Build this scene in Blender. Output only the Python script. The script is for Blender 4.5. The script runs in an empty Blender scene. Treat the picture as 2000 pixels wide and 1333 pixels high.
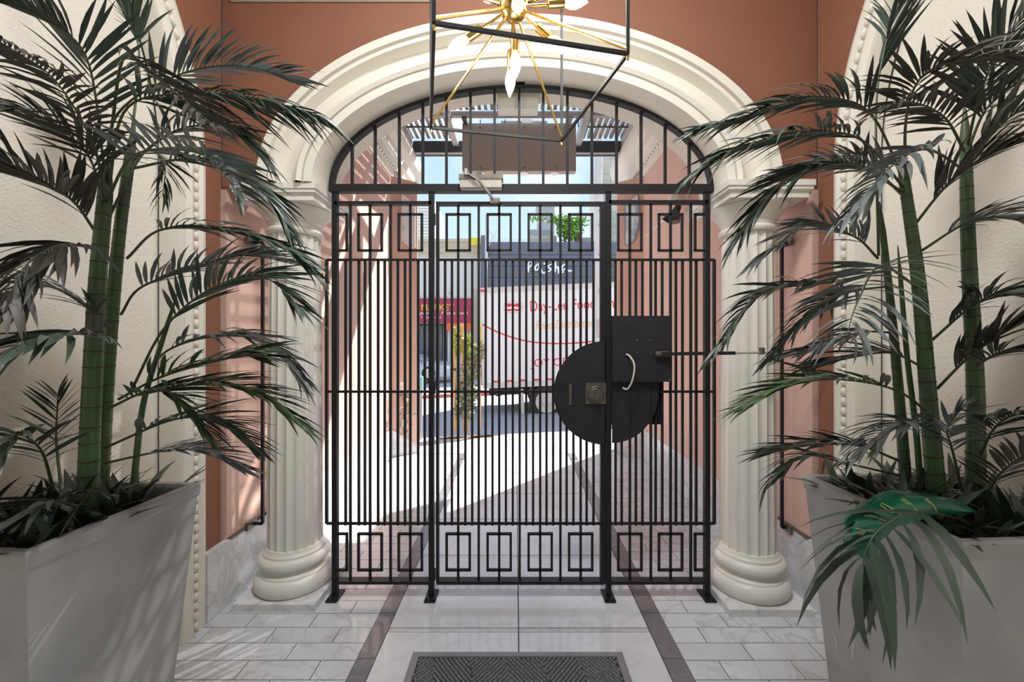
import bpy, math, random
from mathutils import Vector, Matrix
random.seed(7)
SC = bpy.context.scene
COL = SC.collection
PI = math.pi
# ---------------------------------------------------------------- camera
CX, CZ, FPX, VPX, VPY = -0.02, 1.37, 800.0, 1007.0, 668.0
cam = bpy.data.cameras.new('camera'); camo = bpy.data.objects.new('camera', cam); COL.objects.link(camo)
cam.sensor_width = 36.0; cam.lens = 36.0 * FPX / 2000.0
cam.shift_x = -(VPX - 1000.0) / 2000.0; cam.shift_y = (VPY - 666.5) / 2000.0
cam.clip_start = 0.02; cam.clip_end = 500
camo.location = (CX, 0, CZ); camo.rotation_euler = (PI / 2, 0, 0)
SC.camera = camo
# ---------------------------------------------------------------- sky, sun, exposure
SKY_STRENGTH = 0.84; SUN_STRENGTH = 8.0; BULB_W = 1.5; FILL_W = 42.0
world = bpy.data.worlds.new('sky'); SC.world = world; world.use_nodes = True
wn, wl = world.node_tree.nodes, world.node_tree.links
wn.clear()
wo = wn.new('ShaderNodeOutputWorld'); bg = wn.new('ShaderNodeBackground'); wl.new(bg.outputs[0], wo.inputs[0])
tc = wn.new('ShaderNodeTexCoord'); sp = wn.new('ShaderNodeSeparateXYZ'); wl.new(tc.outputs['Generated'], sp.inputs[0])
rp = wn.new('ShaderNodeValToRGB'); wl.new(sp.outputs[2], rp.inputs[0])
e = rp.color_ramp.elements
e[0].position = 0.0; e[0].color = (0.72, 0.80, 0.90, 1)
e[1].position = 0.75; e[1].color = (0.30, 0.50, 0.88, 1)
m1 = e.new(0.25); m1.color = (0.55, 0.73, 0.94, 1)
ns = wn.new('ShaderNodeTexNoise'); ns.inputs['Scale'].default_value = 3.2; ns.inputs['Detail'].default_value = 7
wl.new(tc.outputs['Generated'], ns.inputs['Vector'])
cr = wn.new('ShaderNodeValToRGB'); cr.color_ramp.elements[0].position = 0.50; cr.color_ramp.elements[1].position = 0.68
wl.new(ns.outputs['Fac'], cr.inputs[0])
mx = wn.new('ShaderNodeMixRGB'); mx.inputs[2].default_value = (0.92, 0.94, 0.97, 1)
wl.new(cr.outputs[0], mx.inputs[0]); wl.new(rp.outputs[0], mx.inputs[1]); wl.new(mx.outputs[0], bg.inputs[0])
bg.inputs[1].default_value = SKY_STRENGTH
sun = bpy.data.lights.new('sun', 'SUN'); suno = bpy.data.objects.new('sun', sun); COL.objects.link(suno)
sun.energy = SUN_STRENGTH; sun.angle = math.radians(0.7); sun.color = (1.0, 0.98, 0.94)
SUND = Vector((-0.67, -0.74, -1.07)).normalized()
suno.rotation_euler = SUND.to_track_quat('-Z', 'Y').to_euler(); suno.location = (5, 8, 9)
SC.view_settings.view_transform = 'Standard'; SC.view_settings.look = 'None'
SC.view_settings.gamma = 1.0; SC.view_settings.use_curve_mapping = False
SC.view_settings.exposure = 0.62

def PT(px, py, d):
    """a point of the place from where the photograph shows it and how far away it stands"""
    return Vector((CX + (px - VPX) / FPX * d, d, CZ + (VPY - py) / FPX * d))

# ---------------------------------------------------------------- materials
MATS = {}
def mat(name, col, rough=0.6, metal=0.0, var=0.0, vscale=6.0, bump=0.0, bscale=60.0, rnd=0.0, spec=0.5, col2=None, emis=None, trans=0.0, coat=0.0):
    m = bpy.data.materials.new(name); m.use_nodes = True; MATS[name] = m
    n, l = m.node_tree.nodes, m.node_tree.links
    b = n['Principled BSDF']
    b.inputs['Base Color'].default_value = (*col, 1); b.inputs['Roughness'].default_value = rough
    b.inputs['Metallic'].default_value = metal; b.inputs['Specular IOR Level'].default_value = spec
    b.inputs['Transmission Weight'].default_value = trans; b.inputs['Coat Weight'].default_value = coat
    if emis: b.inputs['Emission Color'].default_value = (*emis[:3], 1); b.inputs['Emission Strength'].default_value = emis[3]
    t = n.new('ShaderNodeTexCoord'); g = n.new('ShaderNodeNewGeometry')
    src = None
    if var or col2:
        nz = n.new('ShaderNodeTexNoise'); nz.inputs['Scale'].default_value = vscale; nz.inputs['Detail'].default_value = 6
        l.new(g.outputs['Position'], nz.inputs['Vector'])
        r = n.new('ShaderNodeValToRGB'); l.new(nz.outputs['Fac'], r.inputs[0])
        r.color_ramp.elements[0].position = 0.3; r.color_ramp.elements[1].position = 0.7
        c2 = col2 or tuple(c * (1 - var) for c in col)
        r.color_ramp.elements[0].color = (*c2, 1); r.color_ramp.elements[1].color = (*col, 1)
        src = r.outputs[0]
    if rnd:
        oi = n.new('ShaderNodeObjectInfo'); hs = n.new('ShaderNodeMapRange')
        hs.inputs['To Min'].default_value = 1 - rnd; hs.inputs['To Max'].default_value = 1 + rnd * 0.6
        l.new(oi.outputs['Random'], hs.inputs['Value'])
        mm = n.new('ShaderNodeMixRGB'); mm.blend_type = 'MULTIPLY'; mm.inputs[0].default_value = 1
        if src: l.new(src, mm.inputs[1])
        else: mm.inputs[1].default_value = (*col, 1)
        l.new(hs.outputs[0], mm.inputs[2]); src = mm.outputs[0]
    if src: l.new(src, b.inputs['Base Color'])
    if bump:
        nb = n.new('ShaderNodeTexNoise'); nb.inputs['Scale'].default_value = bscale; nb.inputs['Detail'].default_value = 4
        l.new(g.outputs['Position'], nb.inputs['Vector'])
        bp = n.new('ShaderNodeBump'); bp.inputs['Strength'].default_value = bump; bp.inputs['Distance'].default_value = 0.01
        l.new(nb.outputs['Fac'], bp.inputs['Height']); l.new(bp.outputs[0], b.inputs['Normal'])
    return m
def marble(name, col, vein, rough, vscale=2.6, rnd=0.0, amount=0.75, width=0.035):
    m = mat(name, col, rough)
    n, l = m.node_tree.nodes, m.node_tree.links; b = n['Principled BSDF']; g = n.new('ShaderNodeNewGeometry')
    oi = n.new('ShaderNodeObjectInfo')
    ad = n.new('ShaderNodeVectorMath'); ad.operation = 'ADD'
    cmb = n.new('ShaderNodeVectorMath'); cmb.operation = 'SCALE'; cmb.inputs[0].default_value = (9, 5, 7)
    l.new(oi.outputs['Random'], cmb.inputs['Scale']); l.new(g.outputs['Position'], ad.inputs[0]); l.new(cmb.outputs[0], ad.inputs[1])
    nz = n.new('ShaderNodeTexNoise'); nz.inputs['Scale'].default_value = vscale; nz.inputs['Detail'].default_value = 8; nz.inputs['Distortion'].default_value = 1.6
    l.new(ad.outputs[0], nz.inputs['Vector'])
    s1 = n.new('ShaderNodeMath'); s1.operation = 'SUBTRACT'; s1.inputs[1].default_value = 0.5; l.new(nz.outputs['Fac'], s1.inputs[0])
    s2 = n.new('ShaderNodeMath'); s2.operation = 'ABSOLUTE'; l.new(s1.outputs[0], s2.inputs[0])
    mr = n.new('ShaderNodeMapRange'); mr.inputs['From Min'].default_value = 0; mr.inputs['From Max'].default_value = width
    mr.inputs['To Min'].default_value = amount; mr.inputs['To Max'].default_value = 0; l.new(s2.outputs[0], mr.inputs['Value'])
    n2 = n.new('ShaderNodeTexNoise'); n2.inputs['Scale'].default_value = vscale * 1.7; n2.inputs['Detail'].default_value = 5; l.new(ad.outputs[0], n2.inputs['Vector'])
    ml = n.new('ShaderNodeMath'); ml.operation = 'MULTIPLY'; l.new(mr.outputs[0], ml.inputs[0]); l.new(n2.outputs['Fac'], ml.inputs[1])
    r = n.new('ShaderNodeMixRGB'); r.inputs[1].default_value = (*col, 1); r.inputs[2].default_value = (*vein, 1); l.new(ml.outputs[0], r.inputs[0])
    c = n.new('ShaderNodeMixRGB'); c.blend_type = 'MULTIPLY'; c.inputs[0].default_value = 1
    mp = n.new('ShaderNodeMapRange'); mp.inputs['From Min'].default_value = 0.25; mp.inputs['From Max'].default_value = 0.75; mp.inputs['To Min'].default_value = 0.86; mp.inputs['To Max'].default_value = 1.0; l.new(n2.outputs['Fac'], mp.inputs['Value'])
    l.new(r.outputs[0], c.inputs[1]); l.new(mp.outputs[0], c.inputs[2]); last = c.outputs[0]
    if rnd:
        hs = n.new('ShaderNodeMapRange'); hs.inputs['To Min'].default_value = 1 - rnd; hs.inputs['To Max'].default_value = 1.0
        l.new(oi.outputs['Random'], hs.inputs['Value'])
        d = n.new('ShaderNodeMixRGB'); d.blend_type = 'MULTIPLY'; d.inputs[0].default_value = 1
        l.new(last, d.inputs[1]); l.new(hs.outputs[0], d.inputs[2]); last = d.outputs[0]
    l.new(last, b.inputs['Base Color'])
    return m

marble('marble_tile', (0.70, 0.71, 0.73), (0.40, 0.38, 0.38), 0.16, 3.0, 0.12)
marble('marble_slab', (0.73, 0.74, 0.76), (0.52, 0.51, 0.52), 0.12, 2.2, 0.04, 0.5)
marble('marble_wainscot', (0.80, 0.79, 0.78), (0.45, 0.45, 0.48), 0.22, 3.2, 0.03, 0.9, 0.07)
marble('marble_dark', (0.23, 0.215, 0.23), (0.40, 0.37, 0.36), 0.16, 3.0, 0.25, 0.6)
marble('marble_threshold', (0.66, 0.65, 0.66), (0.42, 0.40, 0.42), 0.2, 6.0, 0.1)
mat('grout', (0.12, 0.115, 0.115), 0.8)
mat('salmon', (0.72, 0.475, 0.385), 0.7, var=0.06, vscale=2.5, bump=0.12, bscale=90)
mat('terracotta', (0.27, 0.108, 0.060), 0.7, var=0.08, vscale=2.5, bump=0.15, bscale=90)
mat('cream_plaster', (0.80, 0.74, 0.64), 0.75, var=0.05, vscale=2, bump=0.35, bscale=110)
mat('cream_trim', (0.80, 0.75, 0.65), 0.5, var=0.06, vscale=3)
mat('white_trim', (0.80, 0.78, 0.73), 0.45, var=0.05, vscale=3)
mat('column_paint', (0.78, 0.75, 0.68), 0.4, var=0.05, vscale=4)
mat('lobby_paint', (0.42, 0.43, 0.44), 0.8)
mat('ceiling_white', (0.8, 0.78, 0.74), 0.7)
mat('iron', (0.016, 0.015, 0.015), 0.5, spec=0.3, var=0.2, vscale=20, bump=0.1, bscale=120)
mat('iron_plate', (0.026, 0.024, 0.028), 0.55, spec=0.3, var=0.25, vscale=15, bump=0.1, bscale=90)
mat('worn_steel', (0.20, 0.18, 0.15), 0.45, 0.7, var=0.4, vscale=40)
mat('bright_steel', (0.55, 0.54, 0.52), 0.35, 0.8)
mat('ivory', (0.72, 0.68, 0.55), 0.35)
mat('brass', (0.78, 0.53, 0.17), 0.22, 1.0)
mat('frame_black', (0.02, 0.019, 0.019), 0.6, var=0.3, vscale=60)
mat('bulb_glass', (0.97, 0.95, 0.92), 0.12, trans=0.75, emis=(1.0, 0.90, 0.76, 0.16))
mat('fill_diffuser', (0.9, 0.9, 0.88), 0.4, emis=(1.0, 0.97, 0.93, 2.0))  # glowing cover of the added ceiling fill light
mat('planter', (0.50, 0.505, 0.495), 0.5, col2=(0.32, 0.33, 0.335), vscale=4.5, bump=0.12, bscale=25)
mat('planter_rim', (0.46, 0.45, 0.43), 0.5, col2=(0.34, 0.34, 0.335), vscale=7)
mat('soil', (0.03, 0.025, 0.02), 0.95, bump=0.8, bscale=60)
mat('leaf', (0.075, 0.105, 0.075), 0.36, col2=(0.040, 0.065, 0.046), vscale=9, rnd=0.25)
mat('leaf_bright', (0.09, 0.15, 0.06), 0.4, col2=(0.035, 0.065, 0.03), vscale=9, rnd=0.25)
mat('leaf_brown', (0.085, 0.066, 0.050), 0.5, col2=(0.05, 0.055, 0.04), vscale=9, rnd=0.25)
mat('leaf_grey', (0.24, 0.26, 0.27), 0.35, col2=(0.09, 0.12, 0.10), vscale=10, rnd=0.2)
mat('rachis', (0.07, 0.085, 0.04), 0.5)
mat('trunk', (0.060, 0.15, 0.048), 0.35, col2=(0.075, 0.095, 0.055), vscale=9)
mat('trunk_ring', (0.06, 0.045, 0.03), 0.6)
mat('wrapper', (0.012, 0.20, 0.11), 0.22, col2=(0.01, 0.13, 0.08), vscale=12)
mat('wrapper_print', (0.45, 0.55, 0.20), 0.35)
mat('mat_rubber', (0.26, 0.25, 0.27), 0.6, var=0.15, vscale=12)
mat('mat_pile', (0.34, 0.34, 0.35), 0.95, col2=(0.12, 0.12, 0.13), vscale=120)
mat('mat_base', (0.03, 0.03, 0.035), 0.95)
mat('slat', (0.34, 0.31, 0.28), 0.7, rnd=0.3)
mat('canopy_beam', (0.055, 0.055, 0.06), 0.6)
mat('canopy_grey', (0.42, 0.41, 0.39), 0.5)
mat('sign_back', (0.40, 0.355, 0.31), 0.5, var=0.05, vscale=3)
mat('closer_box', (0.42, 0.38, 0.34), 0.45, 0.3)
mat('white_box', (0.85, 0.83, 0.76), 0.4)
mat('concrete', (0.52, 0.50, 0.46), 0.85, var=0.1, vscale=2, bump=0.15, bscale=60)
mat('asphalt', (0.40, 0.40, 0.41), 0.9, var=0.12, vscale=1.5, bump=0.2, bscale=50)
mat('curb', (0.55, 0.53, 0.50), 0.85, var=0.1)
mat('red_curb', (0.62, 0.16, 0.14), 0.8)
mat('bare_soil', (0.26, 0.17, 0.10), 0.95, var=0.5, vscale=8, bump=0.5, bscale=30)
mat('truck_white', (0.80, 0.80, 0.78), 0.45)
mat('truck_rail', (0.62, 0.61, 0.58), 0.4, 0.2)
mat('truck_dark', (0.05, 0.05, 0.055), 0.6)
mat('tire', (0.035, 0.035, 0.035), 0.8)
mat('wheel_steel', (0.62, 0.60, 0.56), 0.45, 0.3)
mat('red_paint', (0.72, 0.045, 0.06), 0.5)
mat('orange_paint', (0.86, 0.52, 0.20), 0.5)
mat('white_paint', (0.88, 0.88, 0.86), 0.5)
mat('yellow_paint', (0.90, 0.68, 0.04), 0.5)
mat('maroon', (0.42, 0.035, 0.075), 0.5)
mat('orange_banner', (0.82, 0.16, 0.04), 0.5)
mat('navy_wall', (0.14, 0.15, 0.19), 0.6, var=0.1)
mat('stucco_pale', (0.70, 0.67, 0.62), 0.8, var=0.05)
mat('stucco_tan', (0.60, 0.52, 0.38), 0.8, var=0.1, vscale=1)
mat('white_siding', (0.74, 0.76, 0.70), 0.7)
mat('shop_grey', (0.25, 0.25, 0.245), 0.5)
mat('shop_glass', (0.16, 0.18, 0.19), 0.08)
mat('stone_block', (0.66, 0.61, 0.50), 0.85, rnd=0.14, var=0.12, vscale=2)
mat('grey_metal', (0.40, 0.41, 0.43), 0.5, 0.2)
mat('pole_paint', (0.62, 0.62, 0.60), 0.7, var=0.12, vscale=4)
mat('stake', (0.62, 0.42, 0.17), 0.75, var=0.2, vscale=10)
mat('bark', (0.38, 0.26, 0.15), 0.85, var=0.3, vscale=14)
mat('olive_leaf', (0.30, 0.34, 0.23), 0.6, rnd=0.0, col2=(0.18, 0.23, 0.13), vscale=9)
mat('sunlit_leaf', (0.50, 0.55, 0.10), 0.6, col2=(0.28, 0.40, 0.08), vscale=9)  # sunlit foliage, the sunlight put into the leaf colour
mat('ivy_leaf', (0.24, 0.50, 0.06), 0.6, col2=(0.10, 0.26, 0.03), vscale=4)
mat('car_paint', (0.48, 0.52, 0.58), 0.3, 0.15)
mat('car_glass', (0.10, 0.13, 0.16), 0.05)
mat('teal_paint', (0.20, 0.42, 0.46), 0.5)
mat('flower_white', (0.82, 0.80, 0.74), 0.6)
mat('brick_far', (0.42, 0.24, 0.17), 0.85)
def art(name, scale, stops):
    m = mat(name, stops[0], 0.6)
    n, l = m.node_tree.nodes, m.node_tree.links; g = n.new('ShaderNodeNewGeometry')
    nz = n.new('ShaderNodeTexNoise'); nz.inputs['Scale'].default_value = scale; nz.inputs['Detail'].default_value = 3; l.new(g.outputs['Position'], nz.inputs['Vector'])
    r = n.new('ShaderNodeValToRGB'); l.new(nz.outputs['Fac'], r.inputs[0]); el = r.color_ramp.elements
    el[0].position = 0.3; el[0].color = (*stops[0], 1); el[1].position = 0.72; el[1].color = (*stops[-1], 1)
    for i, c in enumerate(stops[1:-1]): el.new(0.3 + 0.42 * (i + 1) / (len(stops) - 1)).color = (*c, 1)
    l.new(r.outputs[0], n['Principled BSDF'].inputs['Base Color'])
art('mural_pink', 5, [(0.55, 0.70, 0.66), (0.85, 0.86, 0.86), (0.86, 0.84, 0.86), (0.84, 0.50, 0.55)])
art('mural_blue', 5, [(0.20, 0.35, 0.62), (0.70, 0.84, 0.86), (0.86, 0.86, 0.88), (0.84, 0.62, 0.66)])

# ---------------------------------------------------------------- mesh helpers
class MB:
    def __init__(s): s.v = []; s.f = []
    def add(s, vs, fs):
        o = len(s.v); s.v += [Vector(v) for v in vs]; s.f += [tuple(i + o for i in f) for f in fs]; return s
    def box(s, x0, x1, y0, y1, z0, z1):
        return s.add([(x0,y0,z0),(x1,y0,z0),(x1,y1,z0),(x0,y1,z0),(x0,y0,z1),(x1,y0,z1),(x1,y1,z1),(x0,y1,z1)],
                     [(0,3,2,1),(4,5,6,7),(0,1,5,4),(1,2,6,5),(2,3,7,6),(3,0,4,7)])
    def bevbox(s, x0, x1, y0, y1, z0, z1, b):
        """box with its top edges chamfered"""
        return s.add([(x0,y0,z0),(x1,y0,z0),(x1,y1,z0),(x0,y1,z0),(x0,y0,z1-b),(x1,y0,z1-b),(x1,y1,z1-b),(x0,y1,z1-b),
                      (x0+b,y0+b,z1),(x1-b,y0+b,z1),(x1-b,y1-b,z1),(x0+b,y1-b,z1)],
                     [(0,3,2,1),(8,9,10,11),(0,1,5,4),(1,2,6,5),(2,3,7,6),(3,0,4,7),(4,5,9,8),(5,6,10,9),(6,7,11,10),(7,4,8,11)])
    def bar(s, p0, p1, w, h=None, up=(0, 0, 1)):
        p0, p1 = Vector(p0), Vector(p1); h = h or w; t = (p1 - p0).normalized(); u = Vector(up)
        if abs(t.dot(u)) > 0.95: u = Vector((0, 1, 0))
        a = t.cross(u).normalized(); b = a.cross(t).normalized()
        c = [(-1,-1),(1,-1),(1,1),(-1,1)]
        vs = [p + a * (i * w / 2) + b * (j * h / 2) for p in (p0, p1) for i, j in c]
        return s.add(vs, [(3,2,1,0),(4,5,6,7),(0,1,5,4),(1,2,6,5),(2,3,7,6),(3,0,4,7)])
    def tube(s, pts, r, n=8, cap=True):
        pts = [Vector(p) for p in pts]; k = len(pts); rs = r if isinstance(r, (list, tuple)) else [r] * k
        o = len(s.v); ref = None
        for i, p in enumerate(pts):
            t = (pts[min(i + 1, k - 1)] - pts[max(i - 1, 0)]).normalized()
            if ref is None: ref = Vector((0, 0, 1)) if abs(t.z) < 0.9 else Vector((0, 1, 0))
            a = t.cross(ref).normalized(); b = a.cross(t).normalized(); ref = b
            s.v += [p + (a * math.cos(2*PI*j/n) + b * math.sin(2*PI*j/n)) * rs[i] for j in range(n)]
        for i in range(k - 1):
            for j in range(n):
                s.f.append((o+i*n+j, o+i*n+(j+1)%n, o+(i+1)*n+(j+1)%n, o+(i+1)*n+j))
        if cap: s.f.append(tuple(o+j for j in range(n))[::-1]); s.f.append(tuple(o+(k-1)*n+j for j in range(n)))
        return s
    def lathe(s, prof, n=24, c=(0, 0, 0), axis='z', fl=None):
        o = len(s.v); c = Vector(c)
        for r, z in prof:
            for j in range(n):
                a = 2*PI*j/n; rr = fl(r, z, a) if fl else r
                p = Vector((rr*math.cos(a), rr*math.sin(a), z))
                if axis == 'y': p = Vector((p.x, p.z, p.y))
                if axis == 'x': p = Vector((p.z, p.y, p.x))
                s.v.append(c + p)
        k = len(prof)
        for i in range(k - 1):
            for j in range(n):
                q = (o+i*n+j, o+i*n+(j+1)%n, o+(i+1)*n+(j+1)%n, o+(i+1)*n+j)
                s.f.append(q if axis == 'z' else q[::-1])
        s.f.append(tuple(o+j for j in range(n))[::-1]); s.f.append(tuple(o+(k-1)*n+j for j in range(n)))
        return s
    def prism(s, poly, d0, d1, plane='xz'):
        """polygon in a plane, pushed along the third axis"""
        n = len(poly)
        def P(a, b, d): return {'xz': (a, d, b), 'yz': (d, a, b), 'xy': (a, b, d)}[plane]
        return s.add([P(a, b, d0) for a, b in poly] + [P(a, b, d1) for a, b in poly],
                     [tuple(range(n)), tuple(range(n, 2*n))[::-1]] + [(i, (i+1) % n + 0, (i+1) % n + n, i + n)[::-1] for i in range(n)])
    def grid(s, rows, closed=False):
        o = len(s.v); m = len(rows[0])
        for r in rows: s.v += [Vector(p) for p in r]
        for i in range(len(rows) - 1):
            for j in range(m if closed else m - 1):
                s.f.append((o+i*m+j, o+i*m+(j+1) % m, o+(i+1)*m+(j+1) % m, o+(i+1)*m+j))
        return s
    def mesh(s, name, m, smooth=False, org=(0, 0, 0)):
        me = bpy.data.meshes.new(name); g = Vector(org)
        me.from_pydata([tuple(v - g) for v in s.v], [], s.f); me.materials.append(MATS[m]); me.update()
        import bmesh
        bm = bmesh.new(); bm.from_mesh(me); bmesh.ops.recalc_face_normals(bm, faces=bm.faces); bm.to_mesh(me); bm.free()
        if smooth:
            me.polygons.foreach_set('use_smooth', [True] * len(me.polygons))
            try: me.set_sharp_from_angle(angle=math.radians(40))
            except Exception: pass
        return me
    def build(s, name, m, parent=None, smooth=False, org=None):
        w = Vector(parent['_w']) if parent is not None else Vector((0, 0, 0))
        if org is None: org = w if parent is not None else Vector((0, 0, 0))
        org = Vector(org)
        o = bpy.data.objects.new(name, s.mesh(name, m, smooth, org)); COL.objects.link(o)
        if parent is not None: o.parent = parent
        o.location = org - w; o['_w'] = tuple(org)
        return o
def tag(o, label, cat, group=None, kind=None):
    o['label'] = label; o['category'] = cat
    if group: o['group'] = group
    if kind: o['kind'] = kind
    return o
def thing(name, label, cat, loc=(0, 0, 0), group=None):
    o = bpy.data.objects.new(name, None); o.empty_display_size = 0.05; COL.objects.link(o); o.location = loc; o['_w'] = tuple(loc)
    return tag(o, label, cat, group)
def struct(o): o['kind'] = 'structure'; return o
def inst(name, me, parent, mtx=None, loc=None, scale=None):
    """one more object on shared mesh data, placed in the place's own coordinates"""
    o = bpy.data.objects.new(name, me); COL.objects.link(o); o.parent = parent; w = Vector(parent['_w'])
    if mtx is not None: o.matrix_local = Matrix.Translation(-w) @ mtx
    else:
        o.location = Vector(loc) - w
        if scale: o.scale = scale
    return o
def text(name, body, size, loc, m, parent, rot=(PI/2, 0, 0), width=None, extrude=0.004, shear=0.0):
    """a line of lettering, every letter a piece of its own"""
    c = bpy.data.curves.new('lettering', 'FONT'); c.body = body; c.size = size; c.extrude = extrude; c.align_x = 'LEFT'; c.shear = shear
    t = bpy.data.objects.new('lettering', c); COL.objects.link(t)
    dg = bpy.context.evaluated_depsgraph_get(); dg.update()
    me = bpy.data.meshes.new_from_object(t.evaluated_get(dg)); bpy.data.objects.remove(t); bpy.data.curves.remove(c)
    co = [v.co.copy() for v in me.vertices]; fs = [tuple(q.vertices) for q in me.polygons]; bpy.data.meshes.remove(me)
    xs = [v.x for v in co]; sx = width / (max(xs) - min(xs)) if width else 1.0
    R = Matrix.Translation(Vector(loc)) @ Matrix.Rotation(rot[2], 4, 'Z') @ Matrix.Rotation(rot[1], 4, 'Y') @ Matrix.Rotation(rot[0], 4, 'X') @ Matrix.Diagonal((sx, 1, 1, 1)) @ Matrix.Translation((-min(xs), 0, 0))
    par = list(range(len(co)))
    def fd(a):
        while par[a] != a: par[a] = par[par[a]]; a = par[a]
        return a
    for q in fs:
        for k in q[1:]: par[fd(q[0])] = fd(k)
    isl = {}
    for q in fs: isl.setdefault(fd(q[0]), []).append(q)
    groups = []
    for qs in sorted(isl.values(), key=lambda qs: min(co[k].x for q in qs for k in q)):
        a = min(co[k].x for q in qs for k in q); b = max(co[k].x for q in qs for k in q)
        if groups and a < groups[-1][1] - (0.0 if shear == 0 else 0.35*(b-a)): groups[-1][1] = max(b, groups[-1][1]); groups[-1][2] += qs
        else: groups.append([a, b, list(qs)])
    for a, b, qs in groups:
        ids = sorted({k for q in qs for k in q}); ix = {k: n for n, k in enumerate(ids)}
        MB().add([R @ co[k] for k in ids], [tuple(ix[k] for k in q) for q in qs]).build('letter', m, parent)
def spline(pts, n):
    """smooth curve through the points"""
    P = [Vector(p) for p in pts]; P = [P[0]*2 - P[1]] + P + [P[-1]*2 - P[-2]]; out = []; k = len(P) - 3
    for i in range(n + 1):
        u = i / n * k; j = min(int(u), k - 1); t = u - j; a, b, c, d = P[j:j+4]
        out.append(0.5 * ((b*2) + (c-a)*t + (a*2-b*5+c*4-d)*t*t + (b*3-a-c*3+d)*t**3))
    return out

# ================================================================ SETTING
XW = 1.53            # passage wall
# ---- floor
floor = struct(MB().box(-1.66, 1.66, -1.6, 5.03, -0.12, -0.006).build('floor', 'grout'))
ROW, R0 = 0.1016, 1.862
G = 0.0022
tile_me = MB().bevbox(-0.5, 0.5, -0.5, 0.5, -0.5, 0.5, 0.0).mesh('floor_tile', 'marble_tile')
k0 = math.ceil((1.15 - R0) / ROW); k1 = int((5.02 - R0) / ROW)
for k in range(k0, k1):
    ya, yb = R0 + k*ROW + G, R0 + (k+1)*ROW - G
    for sgn, seams in ((-1, (0.855, 1.163, 1.47) if k % 2 == 0 else (1.012, 1.32)), (1, (0.851, 1.158, 1.465) if k % 2 == 0 else (1.003, 1.31))):
        xs = [0.705] + list(seams) + [XW + 0.03]
        for a, b in zip(xs[:-1], xs[1:]):
            xa, xb = a + G, b - G
            if xb - xa < 0.03: continue
            inst('floor_tile', tile_me, floor, loc=(sgn*(xa+xb)/2 - 0.0, (ya+yb)/2, -0.006 + random.uniform(-0.0006, 0.0006)), scale=(xb-xa, yb-ya, 0.012))
struct(MB().box(-1.64, 1.64, -1.6, 1.15 + ((R0 + k0*ROW) - 1.15) - G, -0.006, 0.0).build('floor', 'marble_slab', floor))['kind'] = 'structure'
slab_me = MB().bevbox(-0.5, 0.5, -0.5, 0.5, -0.5, 0.5, 0.0).mesh('floor_slab', 'marble_slab')
thr_me = MB().bevbox(-0.5, 0.5, -0.5, 0.5, -0.5, 0.5, 0.0).mesh('threshold_strip', 'marble_threshold')
drk_me = MB().bevbox(-0.5, 0.5, -0.5, 0.5, -0.5, 0.5, 0.0).mesh('border_tile', 'marble_dark')
ys = [1.17, 1.931, 1.961, 2.262, 2.308, 2.60, 2.63, 3.14, 3.17, 3.68, 3.71, 4.25, 4.28, 5.02]
for i in range(len(ys) - 1):
    ya, yb = ys[i] + G, ys[i+1] - G; thin = (yb - ya) < 0.06
    for xa, xb in ((-0.624, -0.008), (-0.004, 0.613)):
        inst('threshold_strip' if thin else 'floor_slab', thr_me if thin else slab_me, floor, loc=((xa+xb)/2, (ya+yb)/2, -0.006 - (0.0012 if thin else 0)), scale=(xb-xa-G, yb-ya, 0.012))
y = 1.17; k = 0
while y < 5.0:
    L = 0.30
    for xa, xb in ((-0.705, -0.626), (0.616, 0.705)):
        inst('border_tile', drk_me, floor, loc=((xa+xb)/2, y + L/2, -0.006), scale=(xb-xa-G, min(L, 5.02-y)-G*1.5, 0.012))
    y += L; k += 1
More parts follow.
